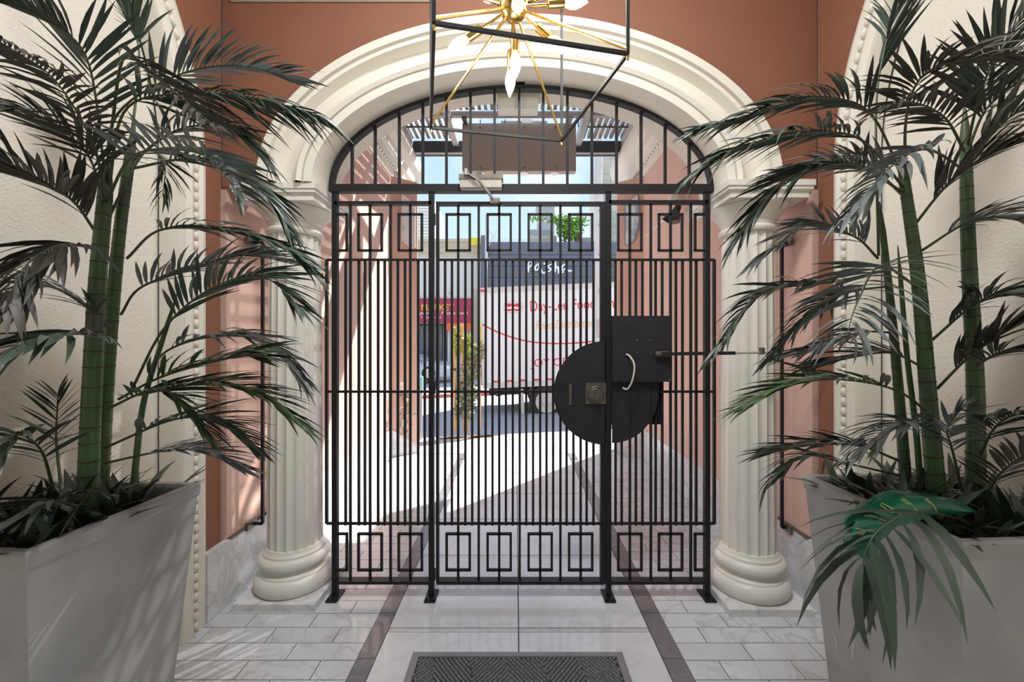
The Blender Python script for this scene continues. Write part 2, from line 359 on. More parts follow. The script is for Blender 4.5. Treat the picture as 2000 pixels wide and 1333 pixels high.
# ---- passage walls outside the gate
for sgn, side in ((-1, 'left'), (1, 'right')):
    w = MB(); A = (XW - 0.03, 4.86); B = (1.235, 5.06)
    w.prism([(sgn*XW, 2.14), (sgn*(XW-0.03), 4.86), (sgn*1.235, 5.06), (sgn*1.30, 5.35), (sgn*4.6, 5.35), (sgn*4.6, 2.14)], -0.3, 3.34, 'xy')
    w.prism([(sgn*XW, 2.14), (sgn*(XW-0.005), 5.35), (sgn*4.6, 5.35), (sgn*4.6, 2.14)], 3.34, 4.15, 'xy')
    wall = struct(w.build('wall_' + side, 'salmon'))
    # marble wainscot, one slab after another
    yy = [1.985, 2.62, 3.3, 3.98, 4.855]
    for a, b in zip(yy[:-1], yy[1:]):
        m = MB(); xo = lambda y: XW - 0.03 * (y - 2.115) / 2.745
        xa, xb = sgn*xo(a), sgn*xo(b); t = -sgn*0.018
        bk = sgn*0.016 if a < 2.1 else 0.0
        pts = [(xa+t, a+0.0015, 0), (xb+t, b-0.0015, 0), (xb+bk, b-0.0015, 0), (xa+bk, a+0.0015, 0)]
        m.add([(x, y, z) for z in (0.0, 0.335) for x, y, _ in pts], [(0,1,2,3),(4,5,6,7),(0,1,5,4),(1,2,6,5),(2,3,7,6),(3,0,4,7)])
        m.build('wainscot_slab', 'marble_wainscot', wall)
    m = MB(); dx, dy = -0.265*sgn, 0.2
    ax, ay = sgn*(XW-0.03), 4.86; nx, ny = (-sgn*0.2/0.332*0.018, -0.265/0.332*0.018)
    m.add([(ax+nx, ay+ny, 0), (ax+dx+nx, ay+dy+ny, 0), (ax+dx+nx, ay+dy+ny, 0.10), (ax+nx, ay+ny, 0.335), (ax, ay, 0), (ax+dx, ay+dy, 0), (ax+dx, ay+dy, 0.10), (ax, ay, 0.335)],
          [(0,1,2,3),(4,5,6,7),(0,1,5,4),(1,2,6,5),(2,3,7,6),(3,0,4,7)])
    m.build('wainscot_slab', 'marble_wainscot', wall)
    MB().box(min(sgn*(XW-0.024), sgn*XW), max(sgn*(XW-0.024), sgn*XW), 2.145, 2.6, 0.335, 0.341).build('wainscot_edge', 'worn_steel', wall)
    # cornice along the wall top
    prof = [(0.0, 3.33), (0.03, 3.34), (0.035, 3.42), (0.06, 3.45), (0.075, 3.52), (0.10, 3.55), (0.11, 3.64), (0.16, 3.72), (0.18, 3.78), (0.18, 3.86), (0.0, 3.88)]
    c = MB(); c.grid([[(sgn*(XW-0.01-p), y, z) for p, z in prof] for y in (2.43, 5.9)])
    c.add([(sgn*(XW-0.01-p), 5.9, z) for p, z in prof], [tuple(range(len(prof)))])
    tr = struct(c.build('trim_cornice_' + side, 'cream_trim'))
    tr.name = 'trim_%d' % (1 if sgn < 0 else 2)
    dme = MB().lathe([(0.004, -0.03), (0.016, -0.022), (0.02, 0), (0.016, 0.022), (0.004, 0.03)], 8, axis='y').mesh('bead', 'cream_trim', True)
    y = 2.5
    while y < 5.85:
        inst('bead', dme, tr, loc=(sgn*(XW-0.01-0.052), y, 3.435)); y += 0.075
    cp = MB().box(min(sgn*1.36, sgn*1.46), max(sgn*1.36, sgn*1.46), 2.43, 5.38, 3.90, 4.06).build('gutter', 'canopy_grey', tr)
# ---- vestibule side walls with blind arches
YC, RA, ZS = 0.61, 1.37, 2.2
XV = 1.548
for sgn, side in ((-1, 'left'), (1, 'right')):
    fld = MB().box(min(sgn*1.63, sgn*1.9), max(sgn*1.63, sgn*1.9), -1.6, 2.12, -0.1, 3.9)
    wall = struct(fld.build('wall_panel_' + side, 'cream_plaster')); wall.name = 'wall_%s_panel' % side
    s = MB(); N = 48
    inner = [(YC + RA, 0.0)] + [(YC + RA*math.cos(PI*i/N), ZS + RA*math.sin(PI*i/N)) for i in range(N + 1)] + [(YC - RA, 0.0)]
    outer = []
    for i, (yy, zz) in enumerate(inner):
        if i == 0: outer.append((2.12, 0.0))
        elif i == len(inner) - 1: outer.append((-1.6, 0.0))
        else:
            a = PI*(i-1)/N
            if a < PI*0.2: outer.append((2.12, ZS + (3.9-ZS)*(a/(PI*0.2))))
            elif a > PI*0.8: outer.append((-1.6, ZS + (3.9-ZS)*((PI-a)/(PI*0.2))))
            else: outer.append((2.12 - 3.72*(a-PI*0.2)/(PI*0.6), 3.9))
    xf, xb = sgn*XV, sgn*1.63
    s.grid([[(xf, y, z) for y, z in inner], [(xf, y, z) for y, z in outer], [(xb, y, z) for y, z in outer]])
    s.grid([[(xb, y, z) for y, z in inner], [(xf, y, z) for y, z in inner]])
    sw = struct(s.build('wall_' + side + '_spandrel', 'terracotta'))
    # arch moulding: fluted band with a bead row on its outer side
    prof = [(1.0, 0.0), (1.0, 0.030), (0.985, 0.036), (0.972, 0.018), (0.955, 0.016), (0.948, 0.030), (0.938, 0.034), (0.928, 0.020), (0.918, 0.018), (0.912, 0.028), (0.902, 0.030), (0.895, 0.010), (0.895, -0.07)]
    rows = []
    for i in range(-1, N + 2):
        row = []
        for t, h in prof:
            r = RA * t
            if i == -1: p = (YC + r, 0.0)
            elif i == N + 1: p = (YC - r, 0.0)
            else: p = (YC + r*math.cos(PI*i/N), ZS + r*math.sin(PI*i/N))
            row.append((sgn*(XV - h), p[0], p[1]))
        rows.append(row)
    am = MB().grid(rows); mo = struct(am.build('trim_%d' % (3 if sgn < 0 else 4), 'cream_trim', smooth=True))
    bme = MB().lathe([(0.003, -0.021), (0.010, -0.015), (0.0125, 0), (0.010, 0.015), (0.003, 0.021)], 8).mesh('bead', 'cream_trim', True)
    rest = MB(); rb = RA * 0.964
    z = 0.03
    while z < ZS: inst('bead', bme, mo, loc=(sgn*(XV-0.022), YC + rb, z)); z += 0.046
    na = int(PI*rb/0.046)
    for i in range(na + 1):
        a = PI*i/na; p = Vector((sgn*(XV-0.022), YC + rb*math.cos(a), ZS + rb*math.sin(a)))
        if a < PI*0.5: inst('bead', bme, mo, mtx=Matrix.Translation(p) @ Matrix.Rotation(a, 4, 'X'))
# ---- front wall with the arched opening
ZA, AI, BI, AO, BO = 2.178, 1.045, 0.578, 1.31, 0.825
YF, YB = 2.13, 2.345
N = 64
th = [PI*i/N for i in range(N + 1)]
ca = math.atan2(3.9 - ZA, XV); th2 = sorted(th + [ca, PI - ca])
inn = [(AI*math.cos(t), ZA + BI*math.sin(t)) for t in th2]
out = []
for t in th2:
    c, s_ = math.cos(t), math.sin(t)
    k = min(XV / max(abs(c), 1e-6), (3.9 - ZA) / max(s_, 1e-6)); out.append((c*k, ZA + s_*k))
f = MB()
f.grid([[(x, YF, z) for x, z in inn], [(x, YF, z) for x, z in out]])
f.grid([[(x, YB, z) for x, z in inn], [(x, YB, z) for x, z in out]])
f.add([(AI, YF, ZA), (XV, YF, ZA), (XV, YB, ZA), (AI, YB, ZA)], [(0,1,2,3)]); f.add([(-AI, YF, ZA), (-XV, YF, ZA), (-XV, YB, ZA), (-AI, YB, ZA)], [(0,1,2,3)])
f.box(-1.66, 1.66, YF + 0.01, YB, 3.88, 4.3)
wf = struct(f.build('wall_front', 'terracotta'))
a = MB()
prof = [(0.0, YB + 0.03), (0.0, 2.25), (-0.03, 2.22), (-0.03, 2.12), (0.0, 2.085), (0.02, 2.065), (0.17, 2.06), (0.175, 2.075), (0.19, 2.075), (0.20, 2.055), (0.27, 2.045), (0.33, 2.055), (0.36, 2.085), (0.50, 2.10), (0.64, 2.09), (0.70, 2.06), (0.73, 2.045), (0.80, 2.043), (0.81, 2.055), (0.84, 2.055), (0.85, 2.035), (0.99, 2.03), (1.0, 2.035), (1.0, 2.135)]
a.grid([[((AI + (AO-AI)*t)*math.cos(q), y, ZA + (BI + (BO-BI)*t)*math.sin(q)) for t, y in prof] for q in th])
ab = MB().grid([[((AI + dt)*math.cos(q), yy, ZA + (BI + dt)*math.sin(q)) for dt, yy in ((0.0, YB + 0.028), (0.10, YB + 0.03), (0.11, YB))] for q in th])
a.v and a.add(ab.v, ab.f)
arch = struct(a.build('trim_5', 'cream_trim', smooth=True))
MB().box(-1.50, -0.43, 2.118, YF, 3.138, 3.17).box(-1.50, -0.43, 2.10, YF, 3.17, 3.21).build('trim_6', 'white_trim')['kind'] = 'structure'
struct(MB().box(-1.9, 1.9, -1.6, YF, 3.9, 4.1).build('ceiling', 'ceiling_white'))
struct(MB().box(-1.9, 1.9, -1.8, -1.6, -0.1, 3.9).build('wall_back', 'lobby_paint'))

# ---- street: sidewalk, curb, roadway, far pavement (the street climbs to the right)
SL = 0.045
def gz(x, y):
    if y <= 5.03: return 0.0
    if y <= 7.0: return (-0.20 + SL*x) * (y-5.03)/1.97
    if y <= 15.5: return -0.62 + 0.06*(1 - (y-7)/8.5) + SL*x - (0.0)
    return -0.50 + SL*x
s = MB(); nx = 24
xs = [-14 + 28*i/nx for i in range(nx+1)]
s.grid([[(x, y, gz(x, y) if abs(x) < 14.1 else 0) for x in xs] for y in (5.03, 5.6, 6.2, 6.85)])
sidewalk = struct(s.build('sidewalk', 'concrete'))
s = MB().grid([[(x, y, gz(x, 6.999) + dz) for x in xs] for y, dz in ((6.85, 0.0), (7.0, 0.0), (7.01, -0.4))]); struct(s.build('curb', 'curb'))
s = MB().grid([[(x, y, (gz(x, 7.05) if y < 15 else gz(x, 15.4))) for x in [q*2 for q in xs]] for y in (7.0, 9, 11, 13, 15.5)]); struct(s.build('roadway', 'asphalt'))
s = MB().grid([[(x, y, gz(x, 16) + dz) for x in [q*3 for q in xs]] for y, dz in ((15.5, -0.25), (15.5, 0.0), (15.72, 0.0))]); struct(s.build('red_curb', 'red_curb'))
s = MB().grid([[(x, y, gz(x, 16)) for x in [q*3 for q in xs]] for y in (15.72, 20, 60)]); struct(s.build('far_pavement', 'concrete'))
jm = MB()
for yy in (5.62, 6.2):
    jm.add([(-3, yy, gz(-3, yy)+0.002), (3, yy, gz(3, yy)+0.002), (3, yy+0.012, gz(3, yy+0.012)+0.002), (-3, yy+0.012, gz(-3, yy+0.012)+0.002)], [(0,1,2,3)])
jm.build('joint', 'grout', sidewalk)
# ================================================================ COLUMNS
def column(cx, cy, label):
    t = thing('column', label, 'column', (cx, cy, 0), 'fluted columns beside the gate'); o = (cx, cy, 0)
    MB().bevbox(cx-0.21, cx+0.21, cy-0.21, cy+0.21, 0, 0.04, 0.003).build('plinth', 'marble_wainscot', t)
    prof = [(0.185, 0.04), (0.197, 0.055), (0.202, 0.08), (0.197, 0.105), (0.184, 0.122), (0.176, 0.126), (0.174, 0.134), (0.162, 0.142), (0.157, 0.155), (0.160, 0.168), (0.168, 0.174), (0.178, 0.182), (0.181, 0.198), (0.176, 0.213), (0.164, 0.222), (0.158, 0.226), (0.156, 0.238), (0.148, 0.244), (0.143, 0.262), (0.12, 0.263)]
    MB().lathe(prof, 56, o).build('base', 'column_paint', t, True)
    NF = 18; seg = NF*8
    def fl(r, z, a):
        q = (a * NF / (2*PI)) % 1.0; d = abs(q - 0.5) * 2
        return r - (0.0105 * math.sqrt(max(0, 1 - (d/0.84)**2)) if d < 0.84 else 0)
    z0, z1 = 0.258, 1.96
    pr = [(0.140 - 0.012*(i/8)**1.3, z0 + (z1-z0)*i/8) for i in range(9)]
    MB().lathe(pr, seg, o, fl=fl).build('shaft', 'column_paint', t, True)
    cp = [(0.12, 1.948), (0.138, 1.95), (0.146, 1.96), (0.146, 1.972), (0.139, 1.98), (0.131, 1.985), (0.131, 2.01), (0.138, 2.014), (0.143, 2.02), (0.150, 2.036), (0.166, 2.058), (0.184, 2.074), (0.196, 2.086), (0.196, 2.094), (0.1, 2.095)]
    MB().lathe(cp, 48, o).build('echinus', 'column_paint', t, True)
    a = MB()
    for w, za, zb in ((0.197, 2.093, 2.122), (0.203, 2.122, 2.130), (0.210, 2.130, 2.148), (0.216, 2.148, 2.177)):
        a.box(cx-w, cx+w, cy-w, cy+w, za, zb)
    a.build('abacus', 'column_paint', t)
    return t
column(-1.248, 2.285, 'fluted cream column on a square plinth, left of the gate')
column(1.252, 2.245, 'fluted cream column on a square plinth, right of the gate')

# ================================================================ GATE
YG = 2.2; KG = FPX / YG
def GX(px): return CX + (px - VPX) / KG
def GZ(py): return CZ + (VPY - py) / KG
PKW = 0.0125
gate = thing('gate_surround', 'black iron gate surround with arched fan bars above two fixed picket panels', 'gate', (0, YG, 0))
leaf = thing('gate_door', 'black iron picket door leaf in the middle of the gate', 'gate door', (0, YG, 0))
def vbar(name, x, z0, z1, w, d, par, y=YG): return MB().box(x-w/2, x+w/2, y-d/2, y+d/2, z0, z1).build(name, 'iron', par)
def hbar(name, x0, x1, z, h, d, par, y=YG): return MB().box(x0, x1, y-d/2, y+d/2, z-h/2, z+h/2).build(name, 'iron', par)
xpl, xpr, xil, xir = GX(655), GX(1380), GX(843), GX(1188)
for x in (xpl, xpr, xil, xir):
    vbar('post', x, 0.008, GZ(370), 0.027, 0.030, gate)
    b = MB().box(x-0.03, x+0.03, YG-0.055, YG+0.055, 0.0, 0.008)
    for sx in (-1, 1): b.lathe([(0.007, 0.008), (0.007, 0.014), (0.004, 0.017)], 6, (x + sx*0.02, YG - 0.04, 0))
    b.build('foot_plate', 'iron', gate)
hbar('transom_rail', GX(645), GX(1392), GZ(369.5), 0.040, 0.042, gate)
MB().grid([[(GX(1018.5) + (1.027-w)*math.cos(PI*i/56), y, GZ(366) + (0.540-w)*math.sin(PI*i/56)) for w, y in ((0, YG-0.02), (0, YG+0.02), (0.02, YG+0.02), (0.02, YG-0.02), (0, YG-0.02))] for i in range(57)]).build('arch_bar', 'iron', gate)
for px in (688, 733, 780, 826, 872, 919, 966, 1014, 1061, 1108, 1156, 1204, 1252, 1299, 1346):
    x = GX(px); u = (x - GX(1018.5)) / 1.02
    vbar('fan_bar', x, GZ(369), GZ(366) + 0.53*math.sqrt(max(0.0, 1-u*u)), PKW*1.05, 0.016, gate)
MB().box(GX(1014)-0.012, GX(1014)+0.012, YG-0.012, YG+0.012, GZ(172), 2.752).box(GX(1014)-0.03, GX(1014)+0.03, YG-0.03, YG+0.03, 2.746, 2.754).build('arch_mount', 'iron', gate)
ZT, ZB1, ZM, ZB2, ZB = GZ(398), GZ(507), GZ(766), GZ(1025), GZ(1135)
def motif(x, par, zc, half=0):
    w, h, t = 0.062, 0.097, 0.0125; m = MB()
    x0, x1 = x - w, x + w
    if half > 0: x0 = x
    if half < 0: x1 = x
    for zz in (zc - h, zc + h): m.box(x0 - (t/2 if half <= 0 else 0), x1 + (t/2 if half >= 0 else 0), YG-t/2, YG+t/2, zz-t/2, zz+t/2)
    if half <= 0: m.box(x0-t/2, x0+t/2, YG-t/2, YG+t/2, zc-h, zc+h)
    if half >= 0: m.box(x1-t/2, x1+t/2, YG-t/2, YG+t/2, zc-h, zc+h)
    m.build('square_motif', 'iron', par)
def panel(par, xl, xr, longs, motifs, shorts, halfs=(), frame_l=None, frame_r=None, zt=ZT):
    hbar('rail', xl, xr, zt, 0.018, 0.03, par); hbar('rail', xl, xr, ZB, 0.016, 0.045, par)
    for z in (ZB1, ZM, ZB2): hbar('rail', frame_l if frame_l is not None else xl, frame_r if frame_r is not None else xr, z, 0.0125, 0.0125, par, YG+0.013)
    for fx in (frame_l, frame_r):
        if fx is not None: vbar('picket', fx, ZB2, ZB1, 0.014, 0.016, par, YG+0.013)
    for px in longs: vbar('picket', GX(px), ZB, zt, PKW, PKW, par)
    for px in shorts: vbar('short_picket', GX(px), ZB2-0.014, ZB1+0.008, PKW, PKW, par, YG+0.022)
    for px in motifs:
        for zc in (GZ(454.5), GZ(1078.5)): motif(GX(px), par, zc)
    for px, h in halfs:
        for zc in (GZ(454.5), GZ(1078.5)): motif(GX(px), par, zc, h)
panel(gate, xpl, xil, (684.5, 723, 763, 801.5), (723, 801.5), (672, 698, 710, 736, 749, 775, 789, 815, 828), ((655, 1),), frame_l=GX(636))
panel(gate, xir, xpr, (1230, 1271, 1309.5, 1349), (1230, 1309.5), (1204, 1216, 1244, 1257, 1283, 1296, 1323, 1336, 1363), ((1380, -1),), frame_r=GX(1397), zt=GZ(396))
sl_, sr_ = GX(855), GX(1177)
vbar('stile', sl_, ZB-0.008, GZ(396), 0.014, 0.032, leaf); vbar('stile', sr_, ZB-0.008, GZ(396), 0.028, 0.034, leaf)
panel(leaf, sl_, sr_, (895, 935, 975, 1015, 1055, 1094.5, 1134), (895, 975, 1055, 1134), (868, 881.5, 908, 921.5, 948, 961.5, 988, 1001.5, 1028, 1041.5, 1068, 1081, 1107.5, 1121, 1147, 1160.5), zt=GZ(399))
for py in (430, 758, 1120): vbar('hinge', GX(849), GZ(py)-0.03, GZ(py)+0.03, 0.012, 0.02, leaf, YG-0.012)
# lock guards
zc = GZ(767); R = 100.5 / KG; xc = GX(1181)
half = [(xc - 0.004, zc + R)] + [(xc - R*math.sin(PI*i/30), zc + R*math.cos(PI*i/30)) for i in range(31)] + [(xc - 0.004, zc - R)]
MB().prism(half, YG-0.022, YG-0.018).build('lock_guard', 'iron_plate', leaf)
lp = MB().box(GX(1142), GX(1181), YG-0.03, YG-0.022, GZ(788), GZ(747)).build('lock_plate', 'worn_steel', leaf)
MB().lathe([(0.044, 0), (0.044, -0.012), (0.040, -0.016), (0.037, -0.012)], 28, (GX(1161), YG-0.03, GZ(769)), 'y').build('lock_ring', 'worn_steel', lp)
MB().lathe([(0.033, 0), (0.033, -0.014), (0.030, -0.017)], 24, (GX(1161), YG-0.03, GZ(769)), 'y').box(GX(1160), GX(1163), YG-0.052, YG-0.046, GZ(779), GZ(759)).build('lock_cylinder', 'worn_steel', lp)
MB().box(GX(1110), GX(1115), YG-0.030, YG-0.022, GZ(790), GZ(750)).build('latch_strip', 'worn_steel', leaf)
halfr = [(GX(1195), zc + R*0.98)] + [(GX(1195) + (R-0.028)*math.sin(PI*i/30), zc + R*0.98*math.cos(PI*i/30)) for i in range(31)] + [(GX(1195), zc - R*0.98)]
MB().prism(halfr, YG-0.006, YG-0.002).build('lock_guard', 'iron_plate', gate)
lb = MB().box(GX(1193), GX(1308), YG-0.035, YG-0.008, GZ(745), GZ(618)).build('lock_box', 'iron_plate', gate)
bl = MB()
for px, py in ((1241, 666), (1265, 666), (1241, 690), (1267, 692), (1200, 741), (1303, 741)): bl.lathe([(0.005, 0), (0.005, -0.003), (0.003, -0.005)], 8, (GX(px), YG-0.035, GZ(py)), 'y')
bl.build('bolt_heads', 'worn_steel', lb)
MB().tube(spline([(GX(1220), YG-0.036, GZ(692)), (GX(1224), YG-0.065, GZ(696)), (GX(1230), YG-0.085, GZ(712)), (GX(1227), YG-0.085, GZ(738)), (GX(1220), YG-0.066, GZ(757)), (GX(1213), YG-0.036, GZ(757))], 20), 0.0044, 8).build('pull_handle', 'ivory', gate, True)
MB().box(GX(1192), GX(1300), YG+0.035, YG+0.042, GZ(832), GZ(700)).build('rear_guard', 'iron_plate', gate)
# door closer on the transom
dc = thing('door_closer', 'grey door closer box with a steel arm on the gate transom', 'door closer', (GX(942), YG-0.03, GZ(365)))
zt = GZ(365)
MB().box(GX(902), GX(981), YG-0.075, YG-0.022, zt-0.03, zt+0.028).build('housing', 'closer_box', dc)
MB().box(GX(900), GX(983), YG-0.080, YG-0.022, zt+0.012, zt+0.036).lathe([(0.014, 0.03), (0.014, 0.05), (0.008, 0.056)], 14, (GX(938), YG-0.05, zt)).build('cover', 'worn_steel', dc)
MB().bar((GX(915), YG-0.085, zt+0.04), (GX(940), YG-0.10, zt-0.005), 0.014, 0.008).bar((GX(938), YG-0.10, zt-0.002), (GX(966), YG-0.045, GZ(397)), 0.010, 0.010).lathe([(0.010, -0.012), (0.010, 0.02)], 10, (GX(914), YG-0.085, zt+0.04)).build('arm', 'bright_steel', dc)
MB().box(GX(958), GX(977), YG-0.05, YG-0.016, GZ(401), GZ(393)).build('arm_bracket', 'worn_steel', dc)
# side guards between column and wall
def guard(sgn, xv, z0, z1, label):
    y = 2.31; t = thing('side_guard', label, 'guard rail', (xv, y, 0), 'iron side guards behind the columns'); w = 0.014
    MB().box(xv-w/2, xv+w/2, y-w/2, y+w/2, z0, z1).build('upright', 'iron', t)
    for z in (z0, z1):
        MB().box(min(xv, sgn*1.50), max(xv, sgn*1.50), y-w/2, y+w/2, z-w/2, z+w/2).build('arm', 'iron', t)
        MB().box(min(sgn*1.497, sgn*1.513), max(sgn*1.497, sgn*1.513), y-0.05, y+0.03, z-0.022, z+0.022).build('wall_bracket', 'worn_steel', t)
guard(-1, CX + (513-VPX)/FPX*2.31, 0.345, 1.93, 'thin black iron upright bracketed to the wall behind left column')
guard(1, CX + (1527-VPX)/FPX*2.31, 0.325, 1.93, 'thin black iron upright bracketed to the wall behind right column')
# strut from the lock box to the wall
st = thing('gate_strut', 'horizontal steel strut running from the lock box across the right column', 'strut', (GX(1285), 2.13, GZ(692)))
p0, p1, p2 = PT(1284, 692, 2.155), PT(1436, 690, 2.03), PT(1604, 687, 2.0)
MB().bar(p0, p1, 0.017, 0.017).build('sleeve', 'iron', st); MB().tube([p1, p2], 0.0055, 8).build('rod', 'bright_steel', st)
MB().tube([p0 - Vector((0.012, 0, 0)), p0 + Vector((0.06, 0, 0))], 0.016, 8).build('hinge_end', 'worn_steel', st)
q = PT(1488, 688, 2.018); MB().box(q.x-0.008, q.x+0.008, q.y-0.012, q.y+0.012, q.z-0.012, q.z+0.022).build('clamp', 'worn_steel', st)
# emergency light box under the arch
eb = thing('light_box', 'white rectangular light box fixed under the arch soffit', 'light box', (0.0, 2.33, 2.755))
b0, b1 = PT(972, 213, 2.30), PT(1051, 187, 2.30)
MB().bevbox(b0.x, b1.x, 2.295, 2.37, b0.z, 2.752, 0.004).build('housing', 'white_box', eb)
MB().box(b0.x-0.004, b1.x+0.004, 2.288, 2.375, 2.742, 2.755).build('backplate', 'cream_trim', eb)

# ================================================================ CHANDELIER
k = 0.75; zb = CZ + k
def CP(px, py): return PT(px, py, FPX*k/(VPY-py))
cor = [CP(848, 45), CP(1226, 105), CP(1097, 275), CP(842, 250)]
cen = sum(cor, Vector()) / 4; HT = 0.50
ch = thing('chandelier', 'black cube frame chandelier with brass starburst arms and candle bulbs', 'chandelier', (cen.x, cen.y, zb))
hub = Vector((cen.x, cen.y, CZ + (VPY-13)/FPX*cen.y)); top = [c + Vector((0, 0, HT)) for c in cor]
for i in range(4):
    j = (i+1) % 4
    MB().bar(cor[i], cor[j], 0.0085).build('frame_bar', 'frame_black', ch)
    MB().bar(top[i], top[j], 0.0085).build('frame_bar', 'frame_black', ch)
    MB().bar(cor[i], top[i], 0.0085).build('frame_bar', 'frame_black', ch)
    MB().tube([hub, cor[i] + Vector((0, 0, 0.012))], 0.0042, 8).build('corner_rod', 'brass', ch)
    MB().tube([hub, top[i]], 0.0042, 8).build('corner_rod', 'brass', ch)
    MB().lathe([(0.003, -0.012), (0.0045, -0.003), (0.003, 0.0)], 10, cor[i] - Vector((0, 0, 0.004))).build('finial', 'brass', ch)
MB().lathe([(0.006, -0.044)] + [(0.044*math.cos(t*PI/10), 0.044*math.sin(t*PI/10)) for t in range(-4, 5)] + [(0.006, 0.044)], 24, hub).build('hub', 'brass', ch, True)
MB().tube([hub, (hub.x, hub.y, 3.86)], 0.006, 8).build('stem', 'brass', ch)
MB().lathe([(0.07, 3.86), (0.07, 3.885), (0.055, 3.9)], 24, (hub.x, hub.y, 0)).build('ceiling_canopy', 'brass', ch)
def aim(px, py, d): return (PT(px, py, d) - hub).normalized()
dirs = [aim(912, 75, hub.y+0.02), aim(1092, 90, hub.y-0.02), Vector((0.03, -0.04, -1)), aim(1130, 5, hub.y+0.03), aim(1015, 8, hub.y-0.2), Vector((-0.06, 0.55, -0.82)), Vector((-0.9, -0.1, 0.42)), Vector((0.55, 0.5, 0.66)), Vector((-0.45, 0.6, 0.66)), Vector((0.3, -0.5, 0.8)), Vector((-0.3, -0.65, 0.7))]
lens = [0.075, 0.065, 0.055, 0.07, 0.06, 0.07, 0.07, 0.07, 0.07, 0.07, 0.07]
for i, (dv, L) in enumerate(zip(dirs, lens)):
    dv = dv.normalized(); p = hub + dv*(0.035+L)
    MB().tube([hub, p], 0.0042, 8).build('arm', 'brass', ch)
    so = MB().tube([p, p+dv*0.004, p+dv*0.006, p+dv*0.055], [0.007, 0.013, 0.0135, 0.0135], 14).build('socket', 'brass', ch, True)
    q = p + dv*0.052
    MB().tube([q + dv*z for z in (0, 0.012, 0.026, 0.042, 0.058, 0.072, 0.082)], [0.009, 0.013, 0.0172, 0.0178, 0.0135, 0.007, 0.002], 16).build('bulb', 'bulb_glass', so, True)
    if i in (0, 1, 2, 3, 6, 7, 9):
        lt = bpy.data.lights.new('bulb_light', 'POINT'); lo = bpy.data.objects.new('bulb_light', lt); COL.objects.link(lo)
        lt.energy = BULB_W; lt.color = (1.0, 0.95, 0.88); lt.shadow_soft_size = 0.06; lo.location = q + dv*0.11; 
cl_ = thing('added_fill_light', 'added round fill light, out of view on the vestibule ceiling', 'fill light', (0, 0.85, 3.9))  # unseen lamp, added to brighten the niche walls
MB().lathe([(0.26, 3.84), (0.27, 3.86), (0.27, 3.9)], 32, (0, 0.85, 0)).build('housing', 'white_box', cl_)
MB().lathe([(0.05, 3.815), (0.18, 3.822), (0.245, 3.842)], 32, (0, 0.85, 0)).build('diffuser', 'fill_diffuser', cl_, True)
la = bpy.data.lights.new('added_fill_lamp', 'AREA'); lao = bpy.data.objects.new('added_fill_lamp', la); COL.objects.link(lao)
la.shape = 'DISK'; la.size = 0.46; la.energy = FILL_W; la.color = (0.93, 0.97, 1.0); lao.location = (0, 0.85, 3.81)  # area lamp of the added fill light
# ================================================================ CANOPY OUTSIDE
ZP = 4.0
cn = thing('slatted_canopy', 'slatted canopy over the passage with dark front beam', 'canopy', (0, 4.0, ZP))
sme = MB().box(-0.019, 0.019, -0.5, 0.5, 0, 0.045).mesh('slat', 'slat')
i = 0; x = -1.44
while x < 1.45:
    y1 = 5.36 if abs(x) > 0.76 else 4.70
    inst('slat', sme, cn, loc=(x, (2.46+y1)/2, ZP + 0.03), scale=(1, y1-2.46, 1)); x += 0.072
MB().box(-1.50, 1.50, 5.36, 5.46, 3.84, 4.0).build('front_beam', 'canopy_beam', cn)
MB().box(-1.50, 1.50, 5.34, 5.37, 3.83, 3.845).build('drip_edge', 'canopy_grey', cn)
for y, h in ((4.72, 0.05), (3.4, 0.05), (2.5, 0.05)): MB().box(-1.5, 1.5, y, y+0.06, ZP-0.02, ZP-0.02+h).build('cross_beam', 'canopy_grey', cn)
for sg in (-1, 1):
    MB().tube([(sg*1.46, 5.03, ZP+0.01), (sg*0.80, 5.03, ZP+0.01)], 0.012, 8).build('cross_rod', 'worn_steel', cn)
    MB().box(sg*0.80-0.035, sg*0.80+0.035, 4.4, 5.36, 3.93, 4.03).build('side_beam', 'canopy_grey', cn)
    MB().bar((sg*0.62, 4.74, ZP), (sg*0.56, 5.34, 3.9), 0.05, 0.08).build('brace', 'canopy_grey' if sg > 0 else 'canopy_beam', cn)
# hanging sign seen from behind
sg = thing('hanging_sign', 'plain brown-grey back of a sign board hanging from the canopy', 'sign', (0, 4.85, 3.37))
s0, s1 = PT(903, 334, 4.85), PT(1125, 241, 4.85)
MB().box(s0.x, s1.x, 4.85, 4.95, s0.z, s1.z).build('board', 'sign_back', sg)
b = MB()
for px in (938, 1024, 1085):
    for py in (249, 328): q = PT(px, py, 4.85); b.lathe([(0.010, 0), (0.010, -0.006), (0.005, -0.009)], 8, q, 'y')
b.build('bolt_heads', 'worn_steel', sg)
for px in (939, 1024, 1083):
    q = PT(px, 336, 4.9); MB().lathe([(0.05, -0.012), (0.05, 0.004)], 18, (q.x, 4.9, s0.z-0.003)).build('downlight', 'white_box', sg)
for px in (938, 986, 1130):
    q = PT(px, 240, 4.88); MB().tube([(q.x, 4.9, s1.z-0.02), (q.x, 4.9, ZP+0.03)], 0.006, 6).build('hanger_rod', 'iron', sg)
q = PT(1024, 230, 4.86); MB().box(q.x-0.28, q.x+0.28, 4.93, 5.06, 3.90, 4.03).build('hanger_box', 'sign_back', sg)
MB().box(q.x-0.03, q.x+0.09, 4.86, 4.93, 3.93, 4.02).build('hanger_clamp', 'white_box', sg)

